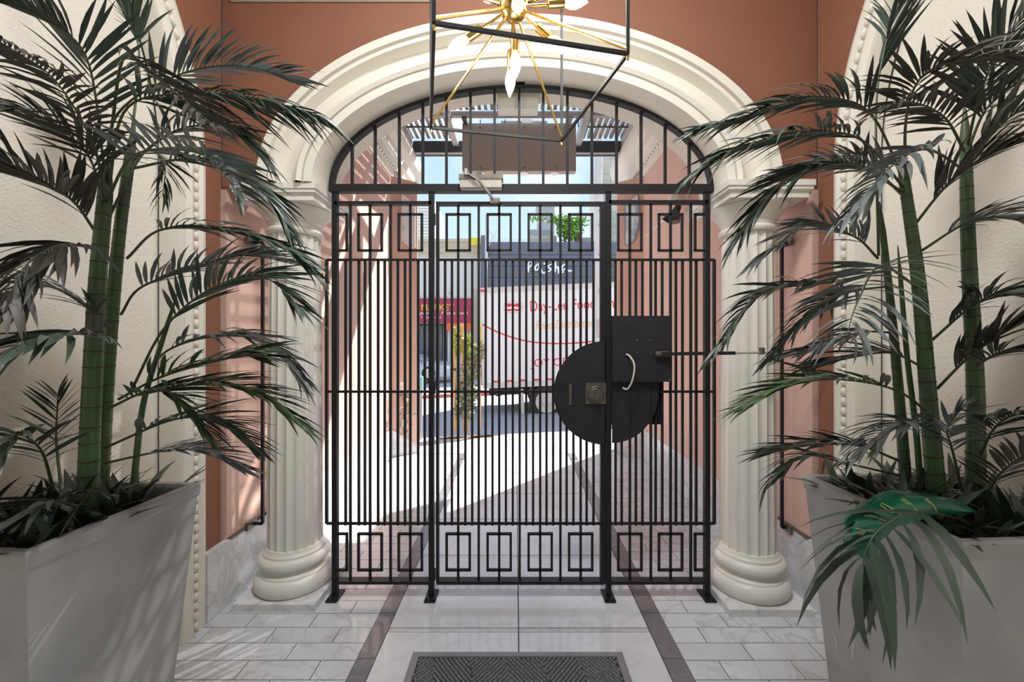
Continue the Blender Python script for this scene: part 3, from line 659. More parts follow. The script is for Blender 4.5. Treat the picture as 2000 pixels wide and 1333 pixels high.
# ================================================================ WALL FIXTURES OUTSIDE
def on_splay(sgn, px, py, off=0.012):
    """point of the splayed wall end that lies along the line of sight through this spot"""
    ax, ay, bx, by = sgn*(XW-0.03), 4.86, sgn*1.235, 5.06
    tx = (px - VPX)/FPX; u = (CX + tx*ay - ax) / ((bx-ax) - tx*(by-ay))
    d = ay + u*(by-ay); n = Vector((-sgn*0.2, -0.265, 0)).normalized()*off
    return PT(px, py, d) + n
def splay_panel(name, sgn, pts, m, label):
    t = thing(name, label, 'wall art', on_splay(sgn, *pts[0]), 'painted boards on the wall ends')
    n = Vector((-sgn*0.2, -0.265, 0)).normalized()*0.011; P = [on_splay(sgn, *p) for p in pts]; k = len(P)
    MB().add(P + [p - n for p in P], [tuple(range(k)), tuple(range(k, 2*k))[::-1]] + [(i, (i+1) % k, (i+1) % k + k, i + k) for i in range(k)]).build('board', m, t)
    fr = MB()
    for i in range(k): fr.bar(P[i], P[(i+1) % k], 0.012, 0.012)
    fr.build('edge_strip', 'white_box' if sgn < 0 else 'grey_metal', t)
splay_panel('painted_board', -1, [(784, 381), (784, 470), (803, 485), (809, 484), (809, 404), (797, 390)], 'mural_pink', 'pale pink and green painted board at the left wall end')
splay_panel('painted_board', 1, [(1221, 480), (1232, 478), (1240, 468), (1246, 450), (1249, 425), (1248, 395), (1246, 379), (1221, 400)], 'mural_blue', 'pale blue painted board with a rounded edge at the right wall end')
xr = 1.515
fx = thing('security_light', 'twin floodlight with white dome fixed high on the right outer wall', 'security light', (xr, 3.9, 2.7))
def wr(px, py, off=0.0): d = (xr - off - CX) / ((px - VPX)/FPX); return PT(px, py, d)
q = wr(1330, 392); MB().lathe([(0.075, 0), (0.075, -0.02), (0.055, -0.055), (0.02, -0.072)], 20, (xr, q.y, q.z), 'x').build('mount', 'cream_trim', fx, True)
q = wr(1322, 392, 0.10); MB().lathe([(0.01, 0.07), (0.045, 0.06), (0.068, 0.03), (0.072, 0), (0.068, -0.02)], 20, q).build('dome', 'white_box', fx, True)
for a, b in ((-0.05, 0.02), (0.05, -0.05)):
    p = wr(1320, 408, 0.11) + Vector((0, a, 0)); MB().tube([p, p + Vector((-0.03, a*0.6, -0.05)), p + Vector((-0.05, a, -0.085))], [0.028, 0.034, 0.045], 14).build('lamp_head', 'frame_black', fx, True)
p = wr(1321, 428, 0.12); MB().bar(p + Vector((0, 0, 0.035)), p + Vector((-0.02, -0.02, -0.035)), 0.06, 0.05).build('sensor', 'worn_steel', fx)
cd = thing('conduit', 'thin white conduit running diagonally along the right outer wall', 'conduit', wr(1300, 430))
MB().tube([wr(1309, 418, 0.006), wr(1262, 462, 0.006)], 0.010, 8).build('pipe', 'white_box', cd)
jb = thing('junction_box', 'cream electrical box on the right outer wall beside the gate post', 'electrical box', wr(1365, 416))
q = wr(1365, 416); MB().box(xr-0.06, xr, q.y-0.10, q.y+0.10, q.z-0.05, q.z+0.06).build('body', 'cream_trim', jb); MB().box(xr-0.066, xr-0.06, q.y-0.105, q.y+0.105, q.z+0.03, q.z+0.066).build('cover', 'cream_trim', jb)
# flowering climber on the left wall end
fl = thing('climbing_plant', 'small climber with white flowers on the left wall end', 'plant', on_splay(-1, 786, 845))
MB().tube([on_splay(-1, x, y, 0.02) for x, y in ((788, 850), (783, 825), (790, 800), (785, 775), (781, 755))], 0.005, 6).build('stem', 'bark', fl)
lf = MB(); fw = MB(); rr = random.Random(3)
for cxp, cyp in ((783, 757), (786, 777), (796, 775), (785, 800), (797, 802), (786, 828), (795, 830)):
    for _ in range(7):
        p = on_splay(-1, cxp + rr.uniform(-5, 5), cyp + rr.uniform(-8, 8), rr.uniform(0.02, 0.07)); d = Vector((rr.uniform(-1, 1), rr.uniform(-1, 0.2), rr.uniform(-1, 0.6))).normalized()
        s_ = d.cross(Vector((0, 1, 0.2))).normalized()*0.016; e2 = p + d*0.07
        if cyp < 765 or rr.random() < 0.3: fw.add([p - d*0.03, p + s_*1.6, p + d*0.03, p - s_*1.6], [(0,1,2,3)])
        else: lf.add([p, p + d*0.035 + s_, e2, p + d*0.035 - s_], [(0,1,2,3)])
o = lf.build('leaves', 'olive_leaf', fl); o['kind'] = 'stuff'; o = fw.build('petals', 'flower_white', fl); o['kind'] = 'stuff'

# ================================================================ MAT
mt = thing('doormat', 'dark grey ribbed doormat with rubber border in front of the gate', 'doormat', (-0.01, 1.5, 0))
x0, x1, y0, y1 = -0.472, 0.450, 1.16, 1.806
m = MB(); bd = 0.032
ring = lambda i, z: [(x0+i, y0+i, z), (x1-i, y0+i, z), (x1-i, y1-i, z), (x0+i, y1-i, z)]
m.grid([ring(0, 0.0005), ring(0.004, 0.005), ring(bd, 0.009), ring(bd+0.002, 0.004)], closed=True); m.build('border', 'mat_rubber', mt)
MB().box(x0+0.03, x1-0.03, y0+0.03, y1-0.03, 0.0005, 0.004).build('backing', 'mat_base', mt)
pl = MB(); bw = 0.155; rr = random.Random(5)
stp, spc = 0.0115, 0.0155
ix0, ix1, iy0, iy1 = x0+bd+0.006, x1-bd-0.006, y0+bd+0.006, y1-bd-0.006
for sx in (0, 1):
    # two directions of ribs, in zig-zag bands
    ang = math.radians(52 if sx == 0 else -52); c, s_ = math.cos(ang), math.sin(ang)
    for i in range(-90, 91):
        for j in range(-90, 91):
            u, v = i*stp, j*spc; x = u*c - v*s_; y = 1.5 + u*s_ + v*c
            if not (ix0 < x < ix1 and iy0 < y < iy1): continue
            bandx = (x + 0.22*(y-1.5) - x0)
            if (int(math.floor(bandx/bw + (0.5 if sx else 0)*0)) % 2) != sx: continue
            r = 0.0052; h = 0.0105 + rr.uniform(-0.001, 0.001)
            a = Vector((c, s_, 0))*0.0054; b = Vector((-s_, c, 0))*0.0050; p = Vector((x, y, 0.003)); q = Vector((x, y, h))
            pl.add([p-a-b, p+a-b, p+a+b, p-a+b, q-a*0.45-b*0.4, q+a*0.45-b*0.4, q+a*0.45+b*0.4, q-a*0.45+b*0.4], [(4,5,6,7),(0,1,5,4),(1,2,6,5),(2,3,7,6),(3,0,4,7)])
o = pl.build('pile', 'mat_pile', mt); o['kind'] = 'stuff'

# ================================================================ PLANTERS
def planter(sgn, cx, cy, rot, W, zr, label):
    t = thing('planter', label, 'planter', (cx, cy, 0), 'tall tapered square planters')
    R = Matrix.Rotation(rot, 3, 'Z'); c = Vector((cx, cy, 0))
    def sq(w, z): return [c + R @ Vector((a*w/2, b*w/2, z)) for a, b in ((-1,-1),(1,-1),(1,1),(-1,1))]
    b = MB(); b.grid([sq(W-0.135, 0.0), sq(W-0.012, zr-0.045)], closed=True); b.add(sq(W-0.135, 0.0), [(3,2,1,0)])
    b.build('body', 'planter', t)
    MB().grid([sq(W-0.010, zr-0.047), sq(W-0.002, zr-0.038), sq(W, zr-0.008), sq(W-0.012, zr), sq(W-0.045, zr-0.001), sq(W-0.055, zr-0.012), sq(W-0.068, zr-0.12)], closed=True).build('rim', 'planter_rim', t)
    s = MB(); n = 10; rows = []
    for i in range(n+1): rows.append([c + R @ Vector(((W-0.06)*(i/n-0.5), (W-0.06)*(j/n-0.5), zr-0.055+random.uniform(-0.012, 0.012))) for j in range(n+1)])
    s.grid(rows).build('soil', 'soil', t)
    return t
PLC, PRC = Vector((-1.352, 1.182, 0)), Vector((1.285, 1.245, 0))
planter(-1, PLC.x, PLC.y, math.radians(-4), 0.475, 0.89, 'tall tapered grey concrete planter on the left, holding the left palm')
pot_r = planter(1, PRC.x, PRC.y, math.radians(3.5), 0.505, 0.89, 'tall tapered grey concrete planter on the right, with white scuff marks')

cface = [PRC + Matrix.Rotation(math.radians(3.5), 3, 'Z') @ Vector(v) for v in ((-0.2465, -0.2465, 0.845), (-0.2465, 0.2465, 0.845), (-0.185, 0.185, 0.0))]
fn = (cface[1]-cface[0]).cross(cface[2]-cface[0]).normalized()
if fn.x > 0: fn = -fn
def on_pot(px, py):
    o = Vector((CX, 0, CZ)); d = PT(px, py, 1.0) - o; return o + d*((cface[0]-o).dot(fn)/d.dot(fn)) + fn*0.0008
for pts in (((1626, 1228), (1632, 1250), (1636, 1275)), ((1662, 1240), (1667, 1258), (1665, 1290)), ((1728, 1256), (1734, 1268)), ((1800, 1281), (1808, 1288)), ((1700, 1318), (1706, 1322))):
    MB().tube([on_pot(*q) for q in pts], [0.0012] + [0.0022]*(len(pts)-2) + [0.0010], 5).build('scuff_mark', 'white_trim', pot_r)
# ================================================================ PALMS
def leaf_profile(droop):
    secs = ((0.0, 0.012), (0.14, 0.040), (0.35, 0.056), (0.6, 0.048), (0.82, 0.026)); vs = []
    for s_, w in secs:
        z = -droop*s_*s_; vs += [(s_, -w, z + 0.012*(w/0.056)), (s_, 0, z), (s_, w, z + 0.012*(w/0.056))]
    vs.append((1.0, 0, -droop)); fs = []
    for i in range(4):
        for j in (0, 1): a = i*3 + j; fs.append((a, a+3, a+4, a+1))
    fs += [(12, 15, 13), (13, 15, 14)]
    return vs, fs
DROOPS = (0.06, 0.22, 0.42, 0.65)
LEAF = {d: leaf_profile(d) for d in DROOPS}
LEAF_ME = {}
for mname in ('leaf', 'leaf_bright', 'leaf_brown', 'leaf_grey'):
    for d in DROOPS: LEAF_ME[(mname, d)] = MB().add(*LEAF[d]).mesh('leaflet', mname, True)
UP = Vector((0, 0, 1))
class Palm:
    def __init__(s, name, label, loc):
        s.root = thing(name, label, 'palm', loc, 'potted palms'); s.rest = MB(); s.count = 0; s.rng = random.Random(len(label))
    def trunk(s, pts, r0, r1, n=22, ring=0.052, r_top=None):
        P = spline(pts, n); rad = [r0 + (r1-r0)*i/n for i in range(n+1)]
        t = MB().tube(P, rad, 16).build('trunk', 'trunk', s.root, True)
        tp = (P[-1]-P[-3]).normalized(); MB().tube([P[-1] - tp*0.004, P[-1] + tp*0.03, P[-1] + tp*0.08, P[-1] + tp*0.13], [r1*1.03, r1*0.98, r1*0.6, r1*0.2], 12).build('crown_shaft', 'rachis', s.root, True)
        L = 0; nxt = 0.03
        rm = MB().grid([[Vector(((1.0 + 0.07*math.cos(b))*math.cos(a), (1.0 + 0.07*math.cos(b))*math.sin(a), 0.10*math.sin(b))) for b in [2*PI*k/5 for k in range(6)]] for a in [2*PI*k/16 for k in range(17)]]).mesh('node_ring', 'trunk_ring', True)
        for i in range(n):
            seg = (P[i+1]-P[i]); l = seg.length
            while nxt < L + l:
                u = (nxt - L)/l; p = P[i].lerp(P[i+1], u); r = rad[i] + (rad[i+1]-rad[i])*u
                inst('node_ring', rm, t, mtx=Matrix.Translation(p) @ seg.to_track_quat('Z', 'Y').to_matrix().to_4x4() @ Matrix.Scale(r, 4)); nxt += ring*s.rng.uniform(0.75, 1.2)
            L += l
    def frond(s, pts, n=17, L=0.17, droop=0.35, start=0.22, own=False, m='leaf', r=0.0042, sweep=(35, 68), tilt=0.25, wid=1.0, roll=0.0):
        P = spline(pts, 30); k = len(P); n = int(n*1.75); L = L*0.98
        fr = MB().tube(P, [r*(1 - 0.8*i/(k-1)) for i in range(k)], 6).build('frond', 'rachis', s.root, True)
        for i in range(n):
            f = start + (1-start)*(i+0.5)/n; u = f*(k-1); j = min(int(u), k-2); p = P[j].lerp(P[j+1], u-j)
            T = (P[min(j+2, k-1)] - P[max(j-1, 0)]).normalized(); S = T.cross(UP)
            if S.length < 0.2: S = T.cross(Vector((0.4, -1, 0.1)))
            S.normalize(); S = Matrix.Rotation(roll, 3, T) @ S; U = S.cross(T).normalized()
            prof = 0.62 + 0.38*math.sin(PI*min(1.0, 0.12 + f*0.95)) if f < 0.9 else 0.62
            for sd in (-1, 1):
                if s.rng.random() < 0.03: continue
                a = math.radians(sweep[0] + (sweep[1]-sweep[0])*f + s.rng.uniform(-7, 7))
                d = (S*sd*math.cos(a) + T*math.sin(a) + U*(tilt + s.rng.uniform(-0.12, 0.12))).normalized()
                Z = UP - d*UP.dot(d)
                if Z.length < 0.15: Z = U - d*U.dot(d)
                Z.normalize(); Y = Z.cross(d)
                rl = Matrix.Rotation(s.rng.uniform(-0.5, 0.5) + sd*0.35, 3, d); Z = rl @ Z; Y = rl @ Y
                ll = L*prof*s.rng.uniform(0.82, 1.12); dr = min(DROOPS, key=lambda q: abs(q - max(0.05, droop*s.rng.uniform(0.6, 1.4))))
                ws = ll**0.35 * 0.17**0.65 * wid * 0.66
                M = Matrix(((d.x*ll, Y.x*ws, Z.x*ll, p.x), (d.y*ll, Y.y*ws, Z.y*ll, p.y), (d.z*ll, Y.z*ws, Z.z*ll, p.z), (0, 0, 0, 1)))
                if own and s.count < 300:
                    s.count += 1; o = inst('leaflet', LEAF_ME[(m, dr)], s.root); o.parent = fr; w = Vector(fr['_w']); o.matrix_local = Matrix.Translation(-w) @ M
                else:
                    vs, fs = LEAF[dr]; s.rests.setdefault(m, MB()).add([M @ Vector(v) for v in vs], fs)
    rests = None
    def done(s):
        for m, mb in s.rests.items():
            o = mb.build('leaflets', m, s.root, True); o['kind'] = 'stuff'
_oi = inst
def inst(name, me, parent, mtx=None, loc=None, scale=None):
    if mtx is None and loc is None: loc = parent['_w']
    return _oi(name, me, parent, mtx, loc, scale)
def pp(lst): return [PT(*q) for q in lst]
# --- left palm
P1 = Palm('potted_palm', 'left artificial palm with two ringed green trunks and feathery fronds', (PLC.x, PLC.y, 0.83)); P1.rests = {}
P1.trunk(pp([(170, 1010, 1.22), (178, 800, 1.22), (190, 560, 1.23), (205, 385, 1.25)]), 0.0255, 0.018)
P1.trunk(pp([(196, 960, 1.30), (212, 700, 1.30), (232, 470, 1.30), (252, 318, 1.30)]), 0.020, 0.014)
P1.trunk(pp([(262, 940, 1.26), (280, 790, 1.24), (322, 650, 1.22)]), 0.009, 0.006, ring=0.16)
F = P1.frond
F(pp([(205, 390, 1.25), (200, 300, 1.22), (168, 110, 1.12), (70, 30, 1.0), (-20, 0, 0.93)]), 20, 0.20, 0.15, 0.35, True, 'leaf', tilt=0.35)
F(pp([(204, 400, 1.24), (185, 290, 1.15), (110, 160, 1.0), (-5, 78, 0.85)]), 18, 0.13, 0.65, 0.25, True, 'leaf_brown', sweep=(20, 50))
F(pp([(203, 400, 1.25), (170, 300, 1.2), (80, 228, 1.1), (-10, 212, 1.0)]), 18, 0.20, 0.25, 0.2, True, 'leaf', tilt=0.1)
F(pp([(191, 460, 1.24), (140, 390, 1.18), (70, 350, 1.08), (-10, 300, 1.0)]), 18, 0.20, 0.15, 0.15, True, 'leaf_brown', tilt=0.2)
F(pp([(250, 320, 1.30), (272, 120, 1.32), (255, 50, 1.30), (220, -10, 1.28)]), 15, 0.17, 0.15, 0.45, False, 'leaf', sweep=(40, 70))
F(pp([(210, 370, 1.25), (225, 230, 1.22), (340, 150, 1.22), (455, 128, 1.25), (560, 150, 1.28)]), 19, 0.20, 0.25, 0.42, False, 'leaf_grey', tilt=0.3)
F(pp([(212, 370, 1.25), (245, 215, 1.2), (360, 183, 1.2), (500, 192, 1.22), (618, 225, 1.25)]), 22, 0.20, 0.65, 0.30, True, 'leaf', tilt=0.05)
F(pp([(218, 250, 1.24), (242, 112, 1.12), (300, 145, 1.05), (355, 192, 0.98), (425, 252, 0.92)]), 15, 0.15, 0.42, 0.32, True, 'leaf_brown', sweep=(30, 55))
F(pp([(208, 395, 1.24), (260, 305, 1.12), (370, 295, 1.05), (440, 335, 1.02), (472, 385, 1.0)]), 17, 0.16, 0.42, 0.22, True, 'leaf_grey', tilt=0.45, sweep=(10, 55))
F(pp([(252, 320, 1.30), (345, 255, 1.3), (440, 250, 1.32), (512, 312, 1.35)]), 18, 0.18, 0.42, 0.2, False, 'leaf')
F(pp([(254, 330, 1.30), (380, 312, 1.22), (500, 366, 1.2), (556, 440, 1.2)]), 20, 0.19, 0.42, 0.2, True, 'leaf', sweep=(45, 78))
F(pp([(248, 505, 1.30), (312, 450, 1.25), (430, 450, 1.22), (540, 480, 1.2), (600, 525, 1.2)]), 20, 0.17, 0.42, 0.25, False, 'leaf', sweep=(45, 75))
F(pp([(205, 440, 1.25), (280, 300, 1.3), (320, 320, 1.3), (318, 385, 1.28)]), 11, 0.13, 0.22, 0.5, False, 'leaf')
F(pp([(198, 490, 1.22), (130, 478, 1.1), (60, 510, 1.0), (10, 590, 0.92)]), 16, 0.17, 0.42, 0.12, True, 'leaf_brown', wid=1.35, tilt=0.0)
F(pp([(200, 660, 1.21), (140, 652, 1.08), (60, 668, 0.98), (-20, 715, 0.9)]), 14, 0.17, 0.42, 0.10, True, 'leaf', wid=1.4, tilt=0.15)
F(pp([(215, 640, 1.25), (170, 600, 1.2), (90, 560, 1.15), (20, 600, 1.1)]), 13, 0.15, 0.42, 0.2, False, 'leaf')
F(pp([(236, 615, 1.30), (275, 562, 1.28), (385, 522, 1.25), (480, 500, 1.25), (590, 520, 1.25)]), 19, 0.17, 0.22, 0.25, False, 'leaf_grey', sweep=(45, 75))
F(pp([(258, 760, 1.25), (322, 640, 1.2), (420, 560, 1.15), (520, 545, 1.12), (580, 600, 1.1)]), 20, 0.19, 0.22, 0.28, True, 'leaf', sweep=(40, 72))
F(pp([(280, 780, 1.24), (320, 690, 1.25), (440, 655, 1.25), (530, 680, 1.25), (590, 745, 1.25)]), 19, 0.16, 0.42, 0.28, False, 'leaf_grey', sweep=(40, 72))
F(pp([(232, 780, 1.27), (320, 735, 1.18), (460, 698, 1.12), (500, 700, 1.1)]), 14, 0.20, 0.22, 0.25, False, 'leaf_bright', sweep=(58, 78))
F(pp([(270, 772, 1.25), (390, 750, 1.2), (500, 768, 1.17), (580, 825, 1.15)]), 20, 0.18, 0.22, 0.15, False, 'leaf_bright', sweep=(45, 75))
F(pp([(205, 875, 1.24), (340, 820, 1.2), (430, 825, 1.18), (495, 872, 1.17)]), 17, 0.17, 0.22, 0.15, False, 'leaf', sweep=(45, 75))
F(pp([(205, 905, 1.24), (330, 880, 1.25), (410, 885, 1.25), (470, 915, 1.25)]), 15, 0.15, 0.22, 0.2, False, 'leaf_grey', sweep=(45, 75))
F(pp([(208, 800, 1.24), (290, 765, 1.2), (350, 780, 1.18), (410, 850, 1.15)]), 14, 0.17, 0.22, 0.15, False, 'leaf_bright', sweep=(45, 75))
F(pp([(105, 960, 1.18), (80, 880, 1.1), (30, 850, 1.02), (-20, 900, 0.95)]), 11, 0.16, 0.42, 0.2, False, 'leaf', wid=1.2)
F(pp([(120, 960, 1.20), (110, 860, 1.22), (112, 800, 1.22), (113, 770, 1.22)]), 8, 0.12, 0.06, 0.3, False, 'leaf')
F(pp([(150, 990, 1.10), (100, 980, 1.0), (40, 1010, 0.95), (-20, 1045, 0.92)]), 12, 0.14, 0.22, 0.1, False, 'leaf_brown', wid=1.2)
P1.done()
# --- right palm
P2 = Palm('potted_palm', 'right artificial palm with three ringed trunks and one frond drooping over its pot', (PRC.x, PRC.y, 0.83)); P2.rests = {}
P2.trunk(pp([(1832, 1000, 1.27), (1815, 800, 1.27), (1795, 560, 1.27), (1768, 365, 1.28)]), 0.0245, 0.014)
P2.trunk(pp([(1905, 990, 1.24), (1905, 760, 1.24), (1892, 500, 1.24), (1886, 290, 1.25)]), 0.0235, 0.014)
P2.trunk(pp([(1772, 985, 1.36), (1758, 800, 1.36), (1742, 620, 1.36), (1726, 470, 1.36)]), 0.017, 0.009)
P2.trunk(pp([(1800, 985, 1.32), (1790, 850, 1.32), (1772, 700, 1.3), (1760, 560, 1.3)]), 0.009, 0.006, ring=0.2)
F = P2.frond
F(pp([(1716, 500, 1.34), (1711, 225, 1.33), (1725, 110, 1.32), (1750, 30, 1.3), (1800, -30, 1.28)]), 14, 0.19, 0.15, 0.40, True, 'leaf', sweep=(50, 72), roll=0.9)
F(pp([(1770, 365, 1.28), (1700, 222, 1.25), (1600, 192, 1.22), (1480, 222, 1.22), (1375, 255, 1.22)]), 21, 0.19, 0.42, 0.25, True, 'leaf', sweep=(45, 75))
F(pp([(1768, 370, 1.28), (1680, 272, 1.18), (1570, 262, 1.12), (1460, 285, 1.1), (1375, 330, 1.1)]), 21, 0.19, 0.42, 0.25, True, 'leaf', sweep=(45, 75))
F(pp([(1770, 380, 1.28), (1660, 320, 1.2), (1530, 362, 1.15), (1440, 470, 1.12)]), 21, 0.20, 0.42, 0.2, True, 'leaf', sweep=(48, 78))
F(pp([(1772, 390, 1.28), (1700, 330, 1.32), (1610, 320, 1.34), (1500, 345, 1.35)]), 17, 0.18, 0.42, 0.2, False, 'leaf_grey', sweep=(45, 75))
F(pp([(1715, 505, 1.36), (1668, 462, 1.34), (1580, 440, 1.32), (1475, 515, 1.3)]), 18, 0.16, 0.42, 0.2, False, 'leaf_grey', sweep=(45, 75))
F(pp([(1768, 365, 1.28), (1770, 230, 1.2), (1800, 150, 1.12), (1870, 120, 1.05), (1950, 110, 1.0)]), 16, 0.16, 0.42, 0.3, True, 'leaf_brown', sweep=(25, 60))
F(pp([(1886, 300, 1.25), (1845, 230, 1.2), (1780, 200, 1.15), (1710, 215, 1.1)]), 14, 0.14, 0.42, 0.2, False, 'leaf_brown', sweep=(30, 60))
F(pp([(1888, 290, 1.25), (1910, 200, 1.15), (1945, 110, 1.08), (2020, 0, 1.02)]), 16, 0.18, 0.22, 0.25, True, 'leaf', sweep=(35, 65))
F(pp([(1888, 300, 1.25), (1925, 215, 1.2), (1985, 165, 1.15), (2060, 150, 1.1)]), 14, 0.17, 0.42, 0.25, False, 'leaf')
F(pp([(1888, 330, 1.25), (1940, 260, 1.2), (2000, 215, 1.15), (2070, 240, 1.1)]), 14, 0.18, 0.65, 0.2, False, 'leaf')
F(pp([(1782, 445, 1.28), (1850, 362, 1.2), (1930, 305, 1.12), (2030, 265, 1.05)]), 18, 0.16, 0.22, 0.2, False, 'leaf_brown', sweep=(50, 76))
F(pp([(1800, 490, 1.27), (1880, 440, 1.2), (1950, 425, 1.15), (2030, 440, 1.1)]), 15, 0.14, 0.42, 0.2, False, 'leaf_grey')
F(pp([(1880, 330, 1.25), (1810, 292, 1.1), (1735, 330, 1.0), (1660, 420, 0.95)]), 14, 0.16, 0.42, 0.3, True, 'leaf_grey', sweep=(40, 70), wid=1.2)
F(pp([(1726, 530, 1.36), (1620, 552, 1.28), (1490, 575, 1.22), (1402, 680, 1.18)]), 20, 0.16, 0.42, 0.25, False, 'leaf', sweep=(50, 78))
F(pp([(1790, 560, 1.27), (1720, 520, 1.1), (1675, 590, 1.0), (1655, 650, 0.96)]), 13, 0.19, 0.42, 0.25, True, 'leaf_grey', sweep=(5, 50), wid=1.25)
F(pp([(1735, 560, 1.36), (1660, 570, 1.3), (1590, 600, 1.25), (1510, 690, 1.22)]), 16, 0.16, 0.42, 0.2, False, 'leaf', sweep=(45, 75))
F(pp([(1742, 650, 1.36), (1680, 650, 1.34), (1600, 680, 1.32), (1520, 700, 1.3)]), 15, 0.15, 0.42, 0.2, False, 'leaf_grey', sweep=(45, 75))
F(pp([(1838, 830, 1.27), (1755, 765, 1.2), (1640, 742, 1.15), (1540, 755, 1.12), (1460, 795, 1.12)]), 19, 0.17, 0.22, 0.3, False, 'leaf_bright', sweep=(50, 76))
F(pp([(1806, 720, 1.27), (1740, 690, 1.3), (1660, 700, 1.3), (1590, 720, 1.3)]), 14, 0.17, 0.22, 0.2, False, 'leaf', sweep=(45, 75))
F(pp([(1820, 665, 1.27), (1890, 605, 1.2), (1950, 575, 1.12), (2040, 590, 1.05)]), 15, 0.17, 0.42, 0.15, False, 'leaf')
F(pp([(1830, 760, 1.27), (1890, 700, 1.2), (1960, 650, 1.12), (2040, 610, 1.08)]), 15, 0.14, 0.15, 0.2, False, 'leaf_brown', sweep=(50, 75))
F(pp([(1900, 720, 1.24), (1950, 690, 1.15), (2010, 680, 1.1)]), 10, 0.15, 0.42, 0.2, False, 'leaf_brown')
F(pp([(1840, 860, 1.27), (1790, 825, 1.15), (1740, 835, 1.1), (1680, 880, 1.05)]), 13, 0.16, 0.42, 0.2, False, 'leaf_grey', sweep=(45, 75))
F(pp([(1755, 900, 1.34), (1680, 872, 1.25), (1590, 870, 1.2), (1505, 885, 1.2)]), 16, 0.17, 0.22, 0.2, False, 'leaf', sweep=(50, 76))
F(pp([(1760, 930, 1.34), (1650, 905, 1.32), (1570, 892, 1.3), (1500, 945, 1.28)]), 13, 0.13, 0.42, 0.3, False, 'leaf', sweep=(50, 76))
F(pp([(1910, 900, 1.24), (1940, 840, 1.15), (1980, 810, 1.08), (2040, 800, 1.02)]), 12, 0.15, 0.65, 0.2, False, 'leaf')
F(pp([(1915, 990, 1.2), (1950, 930, 1.12), (2000, 890, 1.05), (2050, 860, 1.0)]), 12, 0.14, 0.22, 0.2, False, 'leaf_brown')
F(pp([(1880, 960, 1.2), (1860, 880, 1.15), (1850, 840, 1.1), (1870, 810, 1.08)]), 9, 0.13, 0.42, 0.3, False, 'leaf_grey')
F(pp([(1890, 1020, 1.14), (1800, 1000, 1.0), (1725, 1030, 0.93), (1690, 1080, 0.91), (1682, 1140, 0.91)]), 7, 0.225, 0.5, 0.24, True, 'leaf', sweep=(18, 62), tilt=-0.05, wid=1.9, r=0.0038)
P2.done()
# --- low blades filling the pots
def underplant(c, W, seed, label, tone):
    rng = random.Random(seed); t = thing('low_foliage', label, 'foliage', (c.x, c.y, 0.835), 'low foliage in the planters'); m = MB()
    for _ in range(150):
        p = c + Vector((rng.uniform(-0.42, 0.42)*W, rng.uniform(-0.42, 0.42)*W, 0.835)); a = rng.uniform(0, 2*PI); out = (p - c); out.z = 0
        d = (Vector((math.cos(a), math.sin(a), 0))*0.6 + out*1.6 + Vector((0, 0, rng.uniform(0.5, 1.5)))).normalized(); L = rng.uniform(0.09, 0.20)
        q = p + d*L
        if abs(q.x) > 1.56: d.x *= -0.5; d.normalize()
        vs, fs = LEAF[rng.choice(DROOPS)]; Z = (UP - d*UP.dot(d)).normalized(); Y = Z.cross(d); ws = 0.22
        M = Matrix(((d.x*L, Y.x*ws, Z.x*L, p.x), (d.y*L, Y.y*ws, Z.y*L, p.y), (d.z*L, Y.z*ws, Z.z*L, p.z), (0, 0, 0, 1)))
        m.add([M @ Vector(v) for v in vs], fs)
    o = m.build('blades', tone, t, True); o['kind'] = 'stuff'
underplant(PLC, 0.45, 11, 'dense dark strappy foliage filling the left planter', 'leaf')
underplant(PRC, 0.47, 12, 'sparse dark strappy foliage filling the right planter', 'leaf')
# --- green foil wrapper lying over the rim of the right pot
wp = thing('foil_wrapper', 'shiny green foil wrapper with gold lettering draped over right planter rim', 'wrapper', PT(1760, 1000, 1.08))
axis = spline(pp([(1875, 990, 1.13), (1810, 985, 1.10), (1740, 993, 1.06), (1694, 1022, 1.03), (1680, 1058, 1.015), (1686, 1092, 1.01)]), 18); rows = []
for i, p in enumerate(axis):
    T = (axis[min(i+1, 18)] - axis[max(i-1, 0)]).normalized(); B = Vector((0, 1, 0)); B = (B - T*B.dot(T)).normalized(); N_ = T.cross(B); f = i/18
    w = 0.034 + 0.012*math.sin(PI*f) + 0.003*math.sin(23*f); rows.append([p + B*math.cos(2*PI*j/14)*w + N_*math.sin(2*PI*j/14)*w*(0.22 + 0.6*math.sin(PI*min(1, max(0.0, f)))**0.5 + 0.08*math.sin(9*f+2.1*j)) for j in range(14)])
mb = MB().grid(rows, closed=True); mb.f.append(tuple(range(14))); mb.f.append(tuple(18*14+j for j in range(14))); mb.build('foil', 'wrapper', wp, True)
st_ = MB(); rr = random.Random(4)
for i in range(5, 14, 2):
    c = axis[i]; T = (axis[i+1]-axis[i-1]).normalized(); B = Vector((0, 1, 0)); B = (B - T*B.dot(T)).normalized(); N_ = T.cross(B)
    f = i/18; w = 0.034 + 0.012*math.sin(PI*f)
    def sp(u, a): return c + T*u + (B*math.cos(a)*w + N_*math.sin(a)*w*(0.22 + 0.6*math.sin(PI*f)**0.5))*1.03
    a0 = math.atan2((Vector((CX,0,CZ))-c).dot(N_), (Vector((CX,0,CZ))-c).dot(B))
    st_.tube([sp(-0.010, a0-0.45), sp(-0.004, a0), sp(0.0, a0+0.45)], 0.0022, 5).tube([sp(-0.004, a0), sp(0.008, a0-0.2 + 0.3*(i % 3)), sp(0.009, a0+0.4)], 0.0020, 5)
st_.build('lettering', 'wrapper_print', wp)
# ================================================================ STREET
DT = 10.8
